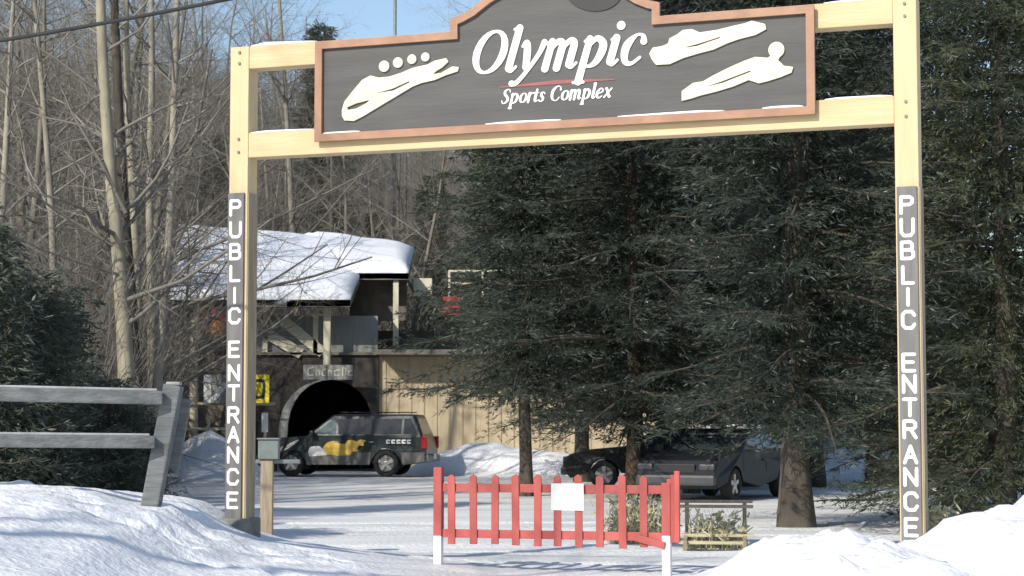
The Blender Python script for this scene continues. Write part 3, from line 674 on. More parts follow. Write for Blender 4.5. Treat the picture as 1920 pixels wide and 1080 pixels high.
# graphics on its near (left) flank: nose points left, so the visible flank is +y
fs = lambda u, v, d: (u, W + d, v)
pg = [(.40, .62), (.52, .70), (.54, .84), (.44, .95), (.30, 1.0), (.12, .99), (.06, .93), (-.10, .92), (-.16, 1.01), (-.30, 1.04), (-.42, .98), (-.52, 1.04), (-.74, 1.02), (-.62, .95), (-.66, .86), (-.50, .88), (-.44, .78), (-.50, .70), (-.32, .70), (-.24, .60), (.1, .585)]
pg = [(x - .05, z + .0) for x, z in pg]
march('yellow_graphic', lambda A, Bq: field_poly(A, Bq, pg), (-1.1, 1, .4, 1.2), .03, fs, .013, .018, M['yellow'], suv)
pw_ = [(.42, .6), (.95, .56), (1.05, .72), (.92, .84), (.66, .86), (.5, .74)]
pw_ = [(min(x, .98) - .05, z) for x, z in pw_]
march('white_graphic', lambda A, Bq: field_poly(A, Bq, pw_), (.2, 1.2, .4, 1.1), .03, fs, .013, .018, M['white'], suv)
for k in range(5):
    st = [[(-1.35 - k * .15, .945 + .0, .022), (-1.35 - k * .15, 1.02, .022), (-1.43 - k * .15, 1.02, .022)], [(-1.35 - k * .15, .945, .018), (-1.43 - k * .15, .945, .018)]]
    march('lettering', lambda A, Bq, st=st: field_strokes(A, Bq, st), (-2.3, -1.2, .85, 1.1), .02, fs, .001, .006, M['white'], suv)
c1 = at(1245, 905, 45); car('parked_car', 'dark car parked side-on behind the red barrier with its hood to the left', (c1.x, 45, 0.0), pi - radians(4), 'sedan', M['blackcar'])
c2 = at(1378, 950, 36.5); car('parked_car', 'dark car angled towards the road beneath the conifers, just left of the thickest trunk', (c2.x, 39.0, 0.0), radians(-118), 'sedan', M['bluecar'], snowy=True)

# ------------------------------------------------------------------ the lodge
D0 = 61.0
def bx(px): return X(px, D0)
def bz(py, Y=D0): return Zof(py, Y)
lodge = thing('lodge_building', 'low lodge with snowy roof, grey siding and a black arched opening behind the parked vehicle', 'building', (0, 0, 0))
def wall(name, px0, px1, z0, z1, Y, m, parent=lodge, th=.2): return box(name, ((X(px0, Y) + X(px1, Y)) / 2, Y + th / 2, (z0 + z1) / 2), (X(px1, Y) - X(px0, Y), th, z1 - z0), m, parent, .01)
zc = bz(665); zu = bz(592); ze = bz(556)
wall('upper_wall', 478, 708, zc, zu - .004, D0, M['greysiding'])
wall('left_wall', 318, 477.5, 0, zu - .004, D0 + .4, M['midbrown'])
# dark front with arched opening
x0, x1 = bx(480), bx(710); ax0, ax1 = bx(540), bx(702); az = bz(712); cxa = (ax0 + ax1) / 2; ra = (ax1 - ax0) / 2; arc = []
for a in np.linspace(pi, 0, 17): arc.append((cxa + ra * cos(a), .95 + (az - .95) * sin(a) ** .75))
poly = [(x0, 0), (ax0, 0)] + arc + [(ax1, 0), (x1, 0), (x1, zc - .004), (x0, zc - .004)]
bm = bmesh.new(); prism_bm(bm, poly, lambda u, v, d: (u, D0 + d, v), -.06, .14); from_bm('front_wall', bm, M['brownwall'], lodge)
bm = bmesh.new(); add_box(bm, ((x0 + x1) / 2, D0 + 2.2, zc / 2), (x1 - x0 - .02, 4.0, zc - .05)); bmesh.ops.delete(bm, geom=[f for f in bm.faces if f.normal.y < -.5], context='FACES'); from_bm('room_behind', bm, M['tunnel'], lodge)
xs_ = [ax0 - .25 + .0]; tr = []
for i in range(len(arc) - 1): pass
bm = bmesh.new(); aro = [(cxa + (ra + .28) * cos(a), .95 + (az + .02 - .95) * sin(a) ** .75) for a in np.linspace(pi, pi * .52, 12)]; ari = arc[:len(arc) // 2 + 1]
prism_bm(bm, [(cxa - ra - .30, 0)] + aro + [ari[-1]] + ari[-2::-1] + [(ax0, 0)], lambda u, v, d: (u, D0 + d, v), -.10, -.062); from_bm('arch_surround', bm, M['greysiding'], lodge)
# beige wing to the right with battens
bwz = bz(668)
wall('beige_wall', 711, 1240, 0, bwz, D0 + .1, M['beigesiding'])
for i, px in enumerate(range(722, 1235, 24)): box('batten', (X(px, D0), D0 + .085, bwz / 2), (.06, .03, bwz - .01), M['beigesiding'], lodge, .004)
# sloping wing roof whose overhang shades the wall
box('canopy', ((bx(712) + bx(1240)) / 2, D0 - .35, bwz + .10), (bx(1240) - bx(712), 1.3, .16), M['fascia'], lodge, .01)
# fascia, columns, braces
box('fascia', ((bx(312) + bx(655)) / 2, D0 - .9, (ze + zu) / 2 + .1), (bx(655) - bx(312), .12, (ze - zu) - .2), M['fascia'], lodge, .01)
for px, zz0 in ((498, zc + .02), (592, zc + .02)): box('column', (bx(px), D0 - .1, (zz0 + ze) / 2 - .2), (.16, .14, ze - zz0 - .4), M['cream'], lodge, .01)
for a, b in (((478, 612), (566, 664)), ((530, 600), (606, 662))):
    bar('stair_stringer', (bx(a[0]), D0 - .14, bz(a[1])), (bx(b[0]), D0 - .14, bz(b[1])), .06, .34, M['cream'], lodge)
for px in (482, 500, 518, 536): bar('stair_stringer', (bx(px), D0 - .22, bz(590)), (bx(px + 14), D0 - .22, bz(612)), .04, .08, M['cream'], lodge)
bar('sill_beam', (bx(478), D0 - .12, zc + .03), (bx(708), D0 - .12, zc + .03), .1, .09, M['fascia'], lodge)
# roofs: slab and the snow lying on it
def roof(px0, px1, pya, Ya, px2, px3, pyb, pyc, Yb, seed):
    A, B_, Cc, Dd = at(px0, pya, Ya), at(px1, pya, Ya), at(px3, pyc, Yb), at(px2, pyb, Yb)
    for name, lo, hi, m, n in (('roof', -.22, 0, M['fascia'], 1), ('snow_cap', .004, .38, M['snow'], 16)):
        bm = bmesh.new(); g = []
        for i in range(n + 1):
            row = []
            for j in range(n + 1):
                u, v = i / n, j / n; p = (A * (1 - u) + B_ * u) * (1 - v) + (Dd * (1 - u) + Cc * u) * v
                e = min(1, 6 * min(v, 1 - v, u, 1 - u) + .35) if n > 1 else 1
                row.append(bm.verts.new(p + Vector((0, 0, hi * e + (.07 * noise.noise(p * .9 + Vector((seed, 0, 0))) if n > 1 else 0)))))
            g.append(row)
        fs_ = [bm.faces.new((g[i][j], g[i + 1][j], g[i + 1][j + 1], g[i][j + 1])) for i in range(n) for j in range(n)]
        r = bmesh.ops.extrude_face_region(bm, geom=fs_)
        for v in [v for v in r['geom'] if isinstance(v, bmesh.types.BMVert)]:
            v.co.z -= (hi - lo) if n == 1 else (v.co.z - v.co.z) + .33
        if n == 1: ro = from_bm(name, bm, m, lodge)
        else: from_bm(name, bm, m, ro, smooth=True)
roof(308, 657, 562, 59.6, 300, 700, 424, 458, 69, 1)
roof(642, 766, 512, 63, 560, 776, 444, 470, 70.5, 2)
wall('gable_wall', 655, 762, zu, bz(510, 64), 64, M['midbrown'])
wall('rear_wall', 320, 1100, 0, bz(620, 69), 69, M['midbrown'])
for px in (742,): box('column', (X(px, 63.2), 63.2, (bz(515, 63.2) + 4) / 2), (.18, .18, bz(515, 63.2) - 4), M['cream'], lodge, .01)
ch = box('roof_box', (X(792, 64), 64.4, bz(538, 64)), (.62, .6, .6), M['cream'], lodge, .02)
# pole-mounted hanging sign before the arch
hs = thing('hanging_sign', 'pale lettered board on a cream pole hanging over the black arch', 'sign', (X(612, 60), 60.2, 0))
box('pole', (0, 0, (bz(575, 60) + bz(692, 60)) / 2), (.22, .16, bz(575, 60) - bz(692, 60)), M['cream'], hs, .01)
box('board', (.05, -.12, bz(698, 60)), (1.55, .06, .46), M['greysiding'], hs, .01)
st = []
xx = -.62
for k, (wd, hh) in enumerate(((.20, .26), (.12, .16), (.14, .2), (.12, .16), (.2, .18), (.12, .26), (.14, .16))):
    st += [[(xx, -.1, .022), (xx, -.1 + hh, .022)], [(xx, -.1 + hh, .018), (xx + wd * .8, -.1 + hh * .85, .018), (xx + wd * .8, -.09, .018)]] if k % 2 else [[(xx + wd * .8, -.1 + hh, .02), (xx, -.1 + hh * .8, .02), (xx, -.09, .02), (xx + wd * .8, -.09, .02)]]
    xx += wd + .06
bzz = bz(698, 60)
march('lettering', lambda A, Bq: field_strokes(A, Bq, [[(x + .05, z + bzz, r) for x, z, r in s_] for s_ in st]), (-.8, .9, bzz - .25, bzz + .25), .02, lambda u, v, d: (u, d, v), -.152, -.162, M['cream'], hs)

# porch at the left: tan pole, rail, banners, small railing
Yp = 54.0
pp = thing('porch_pole', 'thick tan wooden pole standing left of the left gate post before the lodge', 'pole', (X(363, Yp), Yp, 0))
tube_path('pole_shaft', [(0, 0, 0), (.01, 0, 2), (0, 0, Zof(588, Yp))], [.14, .13, .12], M['tanpost'], pp)
tube_path('crossbar', [(.1, 0, Zof(757, Yp)), (2.3, 0, Zof(757, Yp))], .05, M['tanpost'], pp)
rl = thing('porch_railing', 'low pale wooden railing above the snow pile left of the gate', 'railing', (X(330, Yp - .6), Yp - .6, 0))
for z in (Zof(804, Yp), Zof(832, Yp)): bar('rail', (0, 0, z), (X(470, Yp) - X(330, Yp), 0, z), .05, .07, M['cream'], rl)
for k, px in enumerate((338, 392, 440)): box('baluster', (X(px, Yp) - X(330, Yp), 0, Zof(800, Yp) / 2 + .04), (.08, .06, Zof(776 if k == 1 else 800, Yp)), M['cream'], rl)
bn = thing('yellow_banner', 'white and yellow banner with a dark ring hung partly behind the left gate post', 'banner', (X(383, Yp - .2), Yp - .2, 0))
zb0, zb1 = Zof(756, Yp), Zof(703, Yp); xw = lambda px: X(px, Yp) - X(383, Yp)
box('dark_panel', (xw(424), 0, (zb0 + zb1) / 2), (xw(465), .03, zb1 - zb0), M['greysiding'], bn, 0)
box('white_bar', (xw(390), -.022, (zb0 + zb1) / 2), (xw(397), .01, zb1 - zb0), M['white'], bn, 0)
bar('white_stroke', (xw(400), -.024, zb0 + .1), (xw(424), -.024, zb1 - .25), .012, .16, M['white'], bn, 0)
box('yellow_panel', (xw(486), -.01, (zb0 + zb1) / 2), (xw(504) - xw(466), .03, zb1 - zb0), M['yellow2'], bn, 0)
march('dark_ring', lambda A, Bq: np.abs(np.maximum(np.abs(A - xw(481)) * .9, np.abs(Bq - (zb0 + zb1) / 2) * .8) + .25 * np.hypot(A - xw(481), Bq - (zb0 + zb1) / 2) - .25) - .045, (xw(466), xw(504), zb0 + .02, zb1 - .02), .02, lambda u, v, d: (u, d, v), -.026, -.032, M['black'], bn)
os_ = thing('orange_sign', 'red and orange sign hung under the lodge roof left of the gate post', 'sign', (X(400, Yp + 1), Yp + 1, 0))
box('sign_panel', (0, 0, Zof(600, Yp + 1)), (.85, .05, .62), M['redcloth'], os_, .01)
bm = bmesh.new(); prism_bm(bm, [(-.25, Zof(632, Yp + 1)), (.28, Zof(630, Yp + 1)), (.32, Zof(612, Yp + 1)), (.1, Zof(598, Yp + 1)), (0, Zof(606, Yp + 1)), (-.2, Zof(618, Yp + 1))], lambda u, v, d: (u, d, v), -.05, -.027); from_bm('flame_shape', bm, M['orange'], os_)
for sx in (-.35, .35): bar('hanger', (sx, 0, Zof(600, Yp + 1) + .3), (sx, 0, Zof(563, Yp + 1)), .03, .03, M['black'], os_, 0)
mk = thing('marker_pole', 'thin white marker pole standing in front of the dark lodge wall', 'pole', (X(498, 50), 50, 0))
tube_path('pole_shaft', [(0, 0, -.1), (0, 0, Zof(790, 50))], .035, M['cream'], mk); box('marker_plate', (0, -.03, Zof(792, 50)), (.17, .02, .5), M['white'], mk, .01)
# deck railing and red flag seen between conifers
dk = thing('deck_railing', 'thin pale deck railing seen through the conifers above the lodge wing', 'railing', (X(840, 62), 62, 0))
zd = Zof(508, 62); zd0 = Zof(560, 62)
for z in (zd, zd - .4): bar('rail', (0, 0, z), (X(1000, 62) - X(840, 62), 0, z), .05, .06, M['cream'], dk)
for px in (842, 905, 955, 998): box('baluster', (X(px, 62) - X(840, 62), 0, zd - .45), (.07, .07, .9), M['cream'], dk)
rdf = box('red_flag', (X(846, 61.5), 61.6, Zof(573, 61.5)), (.55, .03, .6), M['redcloth'], None, .004); tag(rdf, 'small red flag hanging near the deck railing among the conifers', 'flag')
wf = thing('white_frame', 'white post-and-bar frame standing by the lodge between the conifer trunks', 'frame', (X(1212, 58), 58, 0))
for px in (1212, 1280): box('upright', (X(px, 58) - X(1212, 58), 0, Zof(795, 58) / 2), (.22, .12, Zof(795, 58)), M['cream'], wf)
box('crossbar', ((X(1280, 58) - X(1212, 58)) / 2, -.1, Zof(832, 58)), (1.3, .08, .12), M['cream'], wf)

# ------------------------------------------------------------------ cable and antenna pole
A, Bq = at(-500, 140, 17), at(900, -110, 15); pts = []
for k in range(25):
    u = k / 24; p = A.lerp(Bq, u); p.z -= .25 * 4 * u * (1 - u) * .5; pts.append(p)
cb = tube_path('overhead_cable', [p - Vector(pts[0]) for p in pts], .017, M['cable'], None, 8); cb.location = pts[0]; tag(cb, 'black overhead cable crossing the top left corner', 'cable')
mp_ = thing('mast', 'thin grey mast rising into the blue sky behind the sign', 'mast', (X(738, 95), 95, height(X(738, 95), 95)))
tube_path('mast_shaft', [(0, 0, -.5), (0, 0, 26)], .085, M['metalgrey'], mp_)

# ------------------------------------------------------------------ dry weeds and low rails right of the barrier
br = thing('log_bench', 'rough low bench of brown and pale planks among dry weeds, right of the red barrier', 'bench', (X(1338, 23.5), 23.5, 0), -.12)
for k, (y, z, m_) in enumerate(((.16, Zof(941, 23.5), 'brownwood'), (.02, Zof(948, 23.5) - .01, 'brownwood'), (-.42, Zof(1000, 23.5), 'greywood'), (-.58, Zof(1012, 23.5), 'greywood'), (-.75, Zof(1030, 23.5), 'greywood'))):
    box('plank', (.02 * (k % 3), y, z), (.92 - .03 * k, .13, .035), M[m_], br, .006)
for x in (-.34, .36):
    bar('leg', (x, .25, -.02), (x, .06, Zof(944, 23.5)), .05, .07, M['brownwood'], br); bar('leg', (x, -.8, -.02), (x, -.45, Zof(1003, 23.5)), .05, .07, M['brownwood'], br)
    bar('stretcher', (x, -.72, .09), (x, .2, .22), .04, .07, M['brownwood'], br)
def weeds(name, label, cx, cy, rx, ry, n, hh, seed):
    r = np.random.default_rng(seed); V = []; Q = []
    for k in range(n):
        a = r.uniform(0, 2 * pi); d = sqrt(r.uniform(0, 1)); x, y = cx + rx * d * cos(a), cy + ry * d * sin(a); z = height(x, y) - .02
        lean = r.normal(0, .22, 2); h_ = hh * r.uniform(.4, 1.1); wd = r.uniform(.003, .007); an = r.uniform(0, pi); wx, wy = wd * cos(an), wd * sin(an)
        p = [(x, y, z), (x + lean[0] * h_ * .4, y + lean[1] * h_ * .4, z + h_ * .6), (x + lean[0] * h_, y + lean[1] * h_, z + h_ * (.95 if r.random() > .3 else .7))]
        b = len(V)
        for q, ww in zip(p, (1, .9, .5)): V += [(q[0] - wx * ww, q[1] - wy * ww, q[2]), (q[0] + wx * ww, q[1] + wy * ww, q[2])]
        Q += [(b, b + 1, b + 3, b + 2), (b + 2, b + 3, b + 5, b + 4)]
        for s_ in range(3):   # seed heads and leaves
            t_ = r.uniform(.4, 1); bx_ = np.array(p[2]) * t_ + np.array(p[0]) * (1 - t_); dv = r.normal(0, .05, 3); b = len(V); u = np.array([wx, wy, .01]) * 1.6
            V += [tuple(bx_ - u), tuple(bx_ + u), tuple(bx_ + dv + u * .5), tuple(bx_ + dv - u * .5)]; Q.append((b, b + 1, b + 2, b + 3))
    o = link(name, arrays_mesh(name, V, Q), M['drygrass']); tag(o, label, 'weeds', kind='stuff'); return o
weeds('dry_weeds', 'pale dry weeds around the log rails beside the barrier', X(1345, 23), 23.3, .36, .35, 150, .50, 1)
weeds('dry_weeds', 'pale dry weeds seen through the right half of the red pickets', X(1195, 24.5), 24.5, .40, .5, 300, .70, 2)
weeds('dry_weeds', 'tuft of dry grass on the snow bank at the foot of the right gate post', X(1745, 17.2), 17.2, .16, .2, 110, .22, 3)
weeds('dry_weeds', 'taller dry weeds by the far edge of the lot near the right gate post', X(1730, 46), 46, 1.1, 1, 500, 1.3, 4)

# ------------------------------------------------------------------ trees
def diamonds(P, Dv, Ln, Wd, rng):
    """needle tufts: one kite-shaped face each"""
    n = len(P); r = rng.normal(0, 1, (n, 3)); s = np.cross(Dv, r); s /= np.linalg.norm(s, axis=1)[:, None] + 1e-9
    V = np.empty((n, 4, 3)); V[:, 0] = P; V[:, 1] = P + Dv * Ln[:, None] * .45 + s * Wd[:, None]; V[:, 2] = P + Dv * Ln[:, None]; V[:, 3] = P + Dv * Ln[:, None] * .45 - s * Wd[:, None]
    return V.reshape(-1, 3), np.arange(n * 4).reshape(n, 4)
def conifer_mesh(seed, H, R, z0, gap=.34, per=6, droop=.12, tw=.17, nq=18, power=.8, size=1.0):
    r = np.random.default_rng(seed); segs = []; P = []; Dv = []; Ln = []; Wd = []
    z = z0
    while z < H - .2:
        k = (z - z0) / (H - z0); Lb = R * (1 - k) ** power * (.75 + .25 * min(1, k * 8 + .3)) + .15
        nb = max(3, int(per * (1 - .35 * k)) + r.integers(-1, 2))
        for b in range(nb):
            a = r.uniform(0, 2 * pi); L = Lb * r.uniform(.62, 1.15); up = r.uniform(-.12, .26) + .35 * k; ns = 6; prev = np.array([0, 0, z + r.uniform(-.15, .15)])
            for s_ in range(ns):
                t1 = (s_ + 1) / ns; d = np.array([cos(a), sin(a), up - droop * 3.2 * t1 + (.25 if t1 > .8 else 0)]); a += r.normal(0, .05)
                nxt = prev + d * L / ns; segs.append((*prev, *nxt, .035 * L / 3 * (1 - s_ / ns) + .006, .035 * L / 3 * (1 - t1) + .005))
                if True:
                    m_ = max(1, int(L / ns / tw * 2.3))
                    for q in range(m_):
                        f = r.uniform(0, 1); base = prev + (nxt - prev) * f; side = r.choice([-1, 1]); an = a + side * r.uniform(.5, 1.1)
                        tl = (.24 + .46 * (1 - abs(t1 - .35))) * (.5 + .25 * min(L, 3)) * r.uniform(.6, 1.2) * size
                        td = np.array([cos(an), sin(an), r.normal(-.12, .22)]); td /= np.linalg.norm(td)
                        f_ = r.uniform(0, 1, nq); pp_ = base + td * (tl * f_)[:, None]
                        dd = td + r.normal(0, .36, (nq, 3)); dd /= np.linalg.norm(dd, axis=1)[:, None]
                        P.append(pp_); Dv.append(dd); Ln.append(r.uniform(.07, .17, nq) * size); Wd.append(r.uniform(.006, .0115, nq) * size)
                        segs.append((*base, *(base + td * tl * .9), .006, .003))
                prev = nxt
        # dense inner sprays round the trunk
        for q in range(46):
            a = r.uniform(0, 2 * pi); rad = r.uniform(.1, 1.3) * min(1, Lb / 2); base = np.array([cos(a) * rad, sin(a) * rad, z + r.uniform(-.2, .2)]); td = np.array([cos(a), sin(a), r.normal(-.1, .3)])
            f_ = r.uniform(0, 1, nq); dd = td + r.normal(0, .45, (nq, 3)); dd /= np.linalg.norm(dd, axis=1)[:, None]
            P.append(base + td * (.5 * size * f_)[:, None]); Dv.append(dd); Ln.append(r.uniform(.08, .18, nq) * size); Wd.append(r.uniform(.009, .018, nq) * size)
        for q in range(24):
            a = r.uniform(0, 2 * pi); rad = r.uniform(.12, .5); base = np.array([cos(a) * rad, sin(a) * rad, z + r.uniform(-.25, .25)]); td = np.array([cos(a), sin(a), r.normal(-.5, .4)]); f_ = r.uniform(0, 1, nq)
            dd = td + r.normal(0, .5, (nq, 3)); dd /= np.linalg.norm(dd, axis=1)[:, None]
            P.append(base + td * (.4 * size * f_)[:, None]); Dv.append(dd); Ln.append(r.uniform(.09, .2, nq) * size); Wd.append(r.uniform(.010, .02, nq) * size)
        z += gap * r.uniform(.7, 1.3) * (1 - .3 * k)
    V1, Q1 = diamonds(np.concatenate(P), np.concatenate(Dv), np.concatenate(Ln), np.concatenate(Wd), r)
    big = [s_ for s_ in segs if s_[6] > .0065]
    V2, Q2 = tube_mesh(big, 4)
    V = np.concatenate([V1, V2]); Q = np.concatenate([Q1, Q2 + len(V1)])
    me = arrays_mesh('crown', V, Q); me.materials.append(M['needle']); me.materials.append(M['darkbark'])
    mi = np.zeros(len(Q), dtype=np.int32); mi[len(Q1):] = 1; mi[:len(Q1)][r.random(len(Q1)) < .014] = 2; me.materials.append(M['fleck']); me.polygons.foreach_set('material_index', mi)
    return me
def with_mat(me, m):
    c = me.copy(); c.materials[0] = m; return c
CM = [conifer_mesh(11, 15, 3.1, 1.9, droop=.13), conifer_mesh(12, 16, 3.5, 1.7, droop=.17, power=.7), conifer_mesh(13, 13, 2.6, 1.2, droop=.08, power=.9, gap=.3)]
CM.append(conifer_mesh(14, 13.0, 3.9, 2.2, droop=.16, power=1.1))
CMo = [with_mat(m_, M['needle2']) for m_ in CM]
young = conifer_mesh(21, 3.6, 1.35, .15, gap=.17, per=7, droop=.04, tw=.13, nq=10, size=.8)
young.materials[0] = M['needle3']
def trunk_mesh(H, r0, seed, lean=0.02, sides=10):
    rg = np.random.default_rng(seed); n = 14; bm = bmesh.new(); rings = []; x = y = 0
    for i in range(n + 1):
        k = i / n; z = -.3 + (H + .3) * k; rad = r0 * (1 - k) ** .85 * (1 + (.45 * max(0, 1 - (z + .3) / .7) ** 2)) + .012; x += rg.normal(0, lean); y += rg.normal(0, lean)
        rings.append([bm.verts.new((x + rad * cos(a) * (1 + .08 * sin(3 * a + k * 3)), y + rad * sin(a) * (1 + .08 * sin(3 * a + k * 3)), z)) for a in np.linspace(0, 2 * pi, sides, endpoint=False)])
    for a, b in zip(rings, rings[1:]):
        for k in range(sides): bm.faces.new((a[k], a[(k + 1) % sides], b[(k + 1) % sides], b[k]))
    me = bpy.data.meshes.new('trunk'); bm.to_mesh(me); bm.free()
    for p in me.polygons: p.use_smooth = True
    return me
TRK = {m_: None for m_ in ()}
def conifer(label, px, Y, me, H, r0, tm, sc=1.0, rz=0.0, group=None, name='conifer_tree', x=None, dz=0):
    xx = X(px, Y) if x is None else x
    t = thing(name, label, 'tree', (xx, Y, height(xx, Y) + dz), rz, group)
    key = (H, r0, tm.name)
    if key not in TRK or TRK.get(key) is None:
        tr_ = trunk_mesh(H, r0, int(H * 10 + r0 * 100)); tr_.materials.append(tm); TRK[key] = tr_
    link('trunk', TRK[key], None, t); link('crown', me, None, t); t.scale = (sc, sc, sc); return t
conifer('dark conifer with the thin black trunk left of the notice on the red barrier', 990, 40, CM[3], 13, .13, M['darkbark'], 1.0, .4)
conifer('dark conifer whose brown trunk rises behind the right half of the red barrier', 1187, 38.5, CM[1], 16, .17, M['redbark'], 1.0, 2.0)
conifer('dark conifer with a straight trunk just right of the barrier end', 1297, 42, CM[0], 15, .14, M['darkbark'], 1.05, 3.1)
conifer('conifer with the thickest trunk, standing behind the right snow bank', 1497, 28.2, CM[1], 16, .23, M['darkbark'], .95, 2.5)
conifer('wide conifer with low sweeping boughs right of the right gate post', 1880, 27.5, CMo[1], 16, .2, M['darkbark'], .9, 4.2, dz=-1.1)
conifer('olive green conifer at the right edge behind the gate', 2010, 32, CMo[2], 13, .2, M['darkbark'], 1.25, .7, dz=-.9)
conifer('lower conifer filling the gap behind the right gate post', 1760, 36, CM[2], 13, .15, M['darkbark'], .92, 2.6, dz=-.5)
SR = {1090: 'far conifer filling the gap between the first two conifer trunks', 1240: 'far conifer behind the brown trunk and the straight trunk', 1390: 'olive conifer behind the dark car nearest the thickest trunk',
      1530: 'conifer just behind and right of the thickest trunk', 1640: 'conifer behind the shaded snow left of the right gate post', 930: 'small olive conifer by the beige wall left of the thin black trunk',
      1440: 'conifer far behind the car left of the thickest trunk', 1130: 'conifer top above the lodge wing, left of the brown trunk',
      1310: 'farthest conifer, behind the straight trunk at the barrier end', 1600: 'far olive conifer seen over the shaded snow', 1800: 'far conifer seen just right of the right gate post'}
for px, Y, k, s_, rz in ((1090, 50, 1, 1.1, 0), (1240, 54, 0, 1.2, 1), (1390, 50, 2, 1.3, 2), (1530, 46, 1, 1.1, 5), (1640, 50, 0, 1.15, 3), (930, 64.5, 2, .95, 2), (1440, 60, 1, 1.2, 4), (1130, 68, 0, 1.2, 4.4), (1310, 72, 1, 1.25, 2.4), (1600, 66, 2, 1.4, 1), (1800, 74, 2, .62, 2)):
    conifer(SR[px], px, Y, (CM if k != 2 else CMo)[k], (15, 16, 13)[k], .17, M['darkbark'], s_, rz, 'dark conifers in the second row')
conifer('green pine whose top shows against the blue sky left of the sign', 600, 92, CMo[0], 15, .2, M['darkbark'], 1.2, .5)
# tan, leafless undergrowth twigs inside the conifers come from their dead lower boughs
for i, (px, Y, s_, lb) in enumerate(((40, 23.5, .98, 'dark bushy young evergreen behind the rail fence at the left edge'), (-70, 22, 1.1, 'young evergreen cut off by the left picture edge'), (130, 26, .7, 'grey green young evergreen behind the rails, second from the left'),
        (215, 24.5, .62, 'small young evergreen low behind the lower rail'), (255, 27, .55, 'young evergreen behind the fence post'), (90, 30, 1.05, 'taller young evergreen rising behind the others left of the bare trunks'))):
    conifer(lb, px, Y, young, 3.6, .06, M['darkbark'], s_, i * 1.3, 'young evergreens behind the rail fence', 'young_evergreen', dz=-.15)

# bare trees
def grow(r, p, d, L, rad, lev, maxlev, segs, twist=.16, kids=(5, 8), up=.10):
    ns = 5 if lev < 2 else (3 if lev < maxlev else 2); prev = np.array(p, float); dv = np.array(d, float)
    for s_ in range(ns):
        dv = dv + r.normal(0, twist, 3) + np.array([0, 0, up]); dv /= np.linalg.norm(dv); nxt = prev + dv * L / ns
        r0_, r1_ = rad * (1 - .75 * s_ / ns), rad * (1 - .75 * (s_ + 1) / ns); segs[min(lev, 3)].append((*prev, *nxt, r0_, r1_))
        if lev < maxlev:
            nk = r.integers(*kids) / ns * (1.35 if lev == 0 else 1.0); nk = int(nk) + (r.random() < nk % 1)
            for q in range(nk):
                f = r.uniform(.1, 1); b = prev + (nxt - prev) * f; rnd = r.normal(0, 1, 3); s2 = np.cross(dv, rnd); s2 /= np.linalg.norm(s2); cd = dv * r.uniform(.3, .9) + s2 * r.uniform(.6, 1.0); cd /= np.linalg.norm(cd)
                grow(r, b, cd, L * r.uniform(.32, .6) * (1 - .35 * (s_ + f) / ns), max(rad * (1 - .75 * (s_ + f) / ns) * r.uniform(.35, .6), .0028), lev + 1, maxlev, segs, twist, kids, up)
        prev = nxt
def crown_from(segs, mat_):
    parts = []; off = 0
    for lv, sides in ((1, 5), (2, 3), (3, 3)):
        if segs[lv]:
            V, Q = tube_mesh(segs[lv], sides); parts.append((V, Q + off)); off += len(V)
    me = arrays_mesh('crown', np.concatenate([a for a, _ in parts]), np.concatenate([b for _, b in parts])); me.materials.append(mat_); return me
def bare_tree(name, label, path, rads, seed, mat_, nlimb=16, zmin=.3, limb=2.6, explicit=(), group=None, maxlev=3, kids=(6, 10)):
    """path: world points of the trunk; limbs grow from it at random and at the explicit places"""
    r = np.random.default_rng(seed); base = Vector(path[0]); P = [Vector(p) - base for p in path]
    t = thing(name, label, 'tree', base, 0, group)
    sp = [tuple(q) for q in cr([(p.x, p.y, p.z) for p in P], 5)]
    rr = np.interp(np.linspace(0, 1, len(sp)), np.linspace(0, 1, len(rads)), rads)
    tube_path('trunk', sp, list(rr), mat_, t, 9); segs = [[], [], [], []]
    for k in range(nlimb):
        u = r.uniform(zmin, 1); i = int(u * (len(sp) - 1)); p = sp[i]; a = r.uniform(0, 2 * pi)
        grow(r, p, (cos(a), sin(a), r.uniform(.2, 1.1)), limb * r.uniform(.5, 1.2) * (1.2 - .5 * u), rr[i] * .38, 1, maxlev, segs, kids=kids)
    for (a, b, rad) in explicit:
        a, b = Vector(a) - base, Vector(b) - base; d = (b - a); grow(r, a, d.normalized(), d.length, rad, 1, maxlev, segs, .07, kids, 0)
    link('crown', crown_from(segs, M['twig']), None, t); return t
def pth(pts, Y): return [at(px, py, Y) for px, py in pts]
bare_tree('bare_tree', 'tallest bare tree with a thick pale trunk behind the rail fence', pth([(240, 900), (236, 700), (222, 480), (205, 300), (192, 100), (186, -80), (180, -260)], 34), [.17, .15, .125, .105, .095, .08, .05], 31, M['bark_tan'], 18, .25, 2.6,
          [(at(236, 400, 34), at(98, 165, 33.5), .05), (at(228, 470, 34), at(-30, 350, 33), .045), (at(238, 520, 34), at(-10, 400, 32), .03)])
bare_tree('bare_tree', 'dark trunk leaning against the thick pale one', pth([(262, 880), (250, 640), (232, 400), (222, 200), (215, 20), (205, -200)], 35.5), [.14, .13, .11, .09, .08, .04], 32, M['darkbark'], 12, .3, 2.2)
bare_tree('bare_tree', 'slender straight bare tree nearest the left gate post', pth([(288, 860), (300, 640), (318, 420), (326, 200), (332, 0), (338, -220)], 36), [.10, .09, .075, .065, .055, .03], 33, M['bark'], 16, .42, 2.2, [(at(345, 300, 36), at(445, 180, 35.5), .025)])
bare_tree('bare_tree', 'greenish bare trunk just right of the thick pale one', pth([(262, 870), (258, 600), (250, 380), (240, 200), (236, 20), (240, -200)], 38), [.09, .085, .08, .07, .06, .03], 34, M['bark_tan'], 14, .42, 2.4)
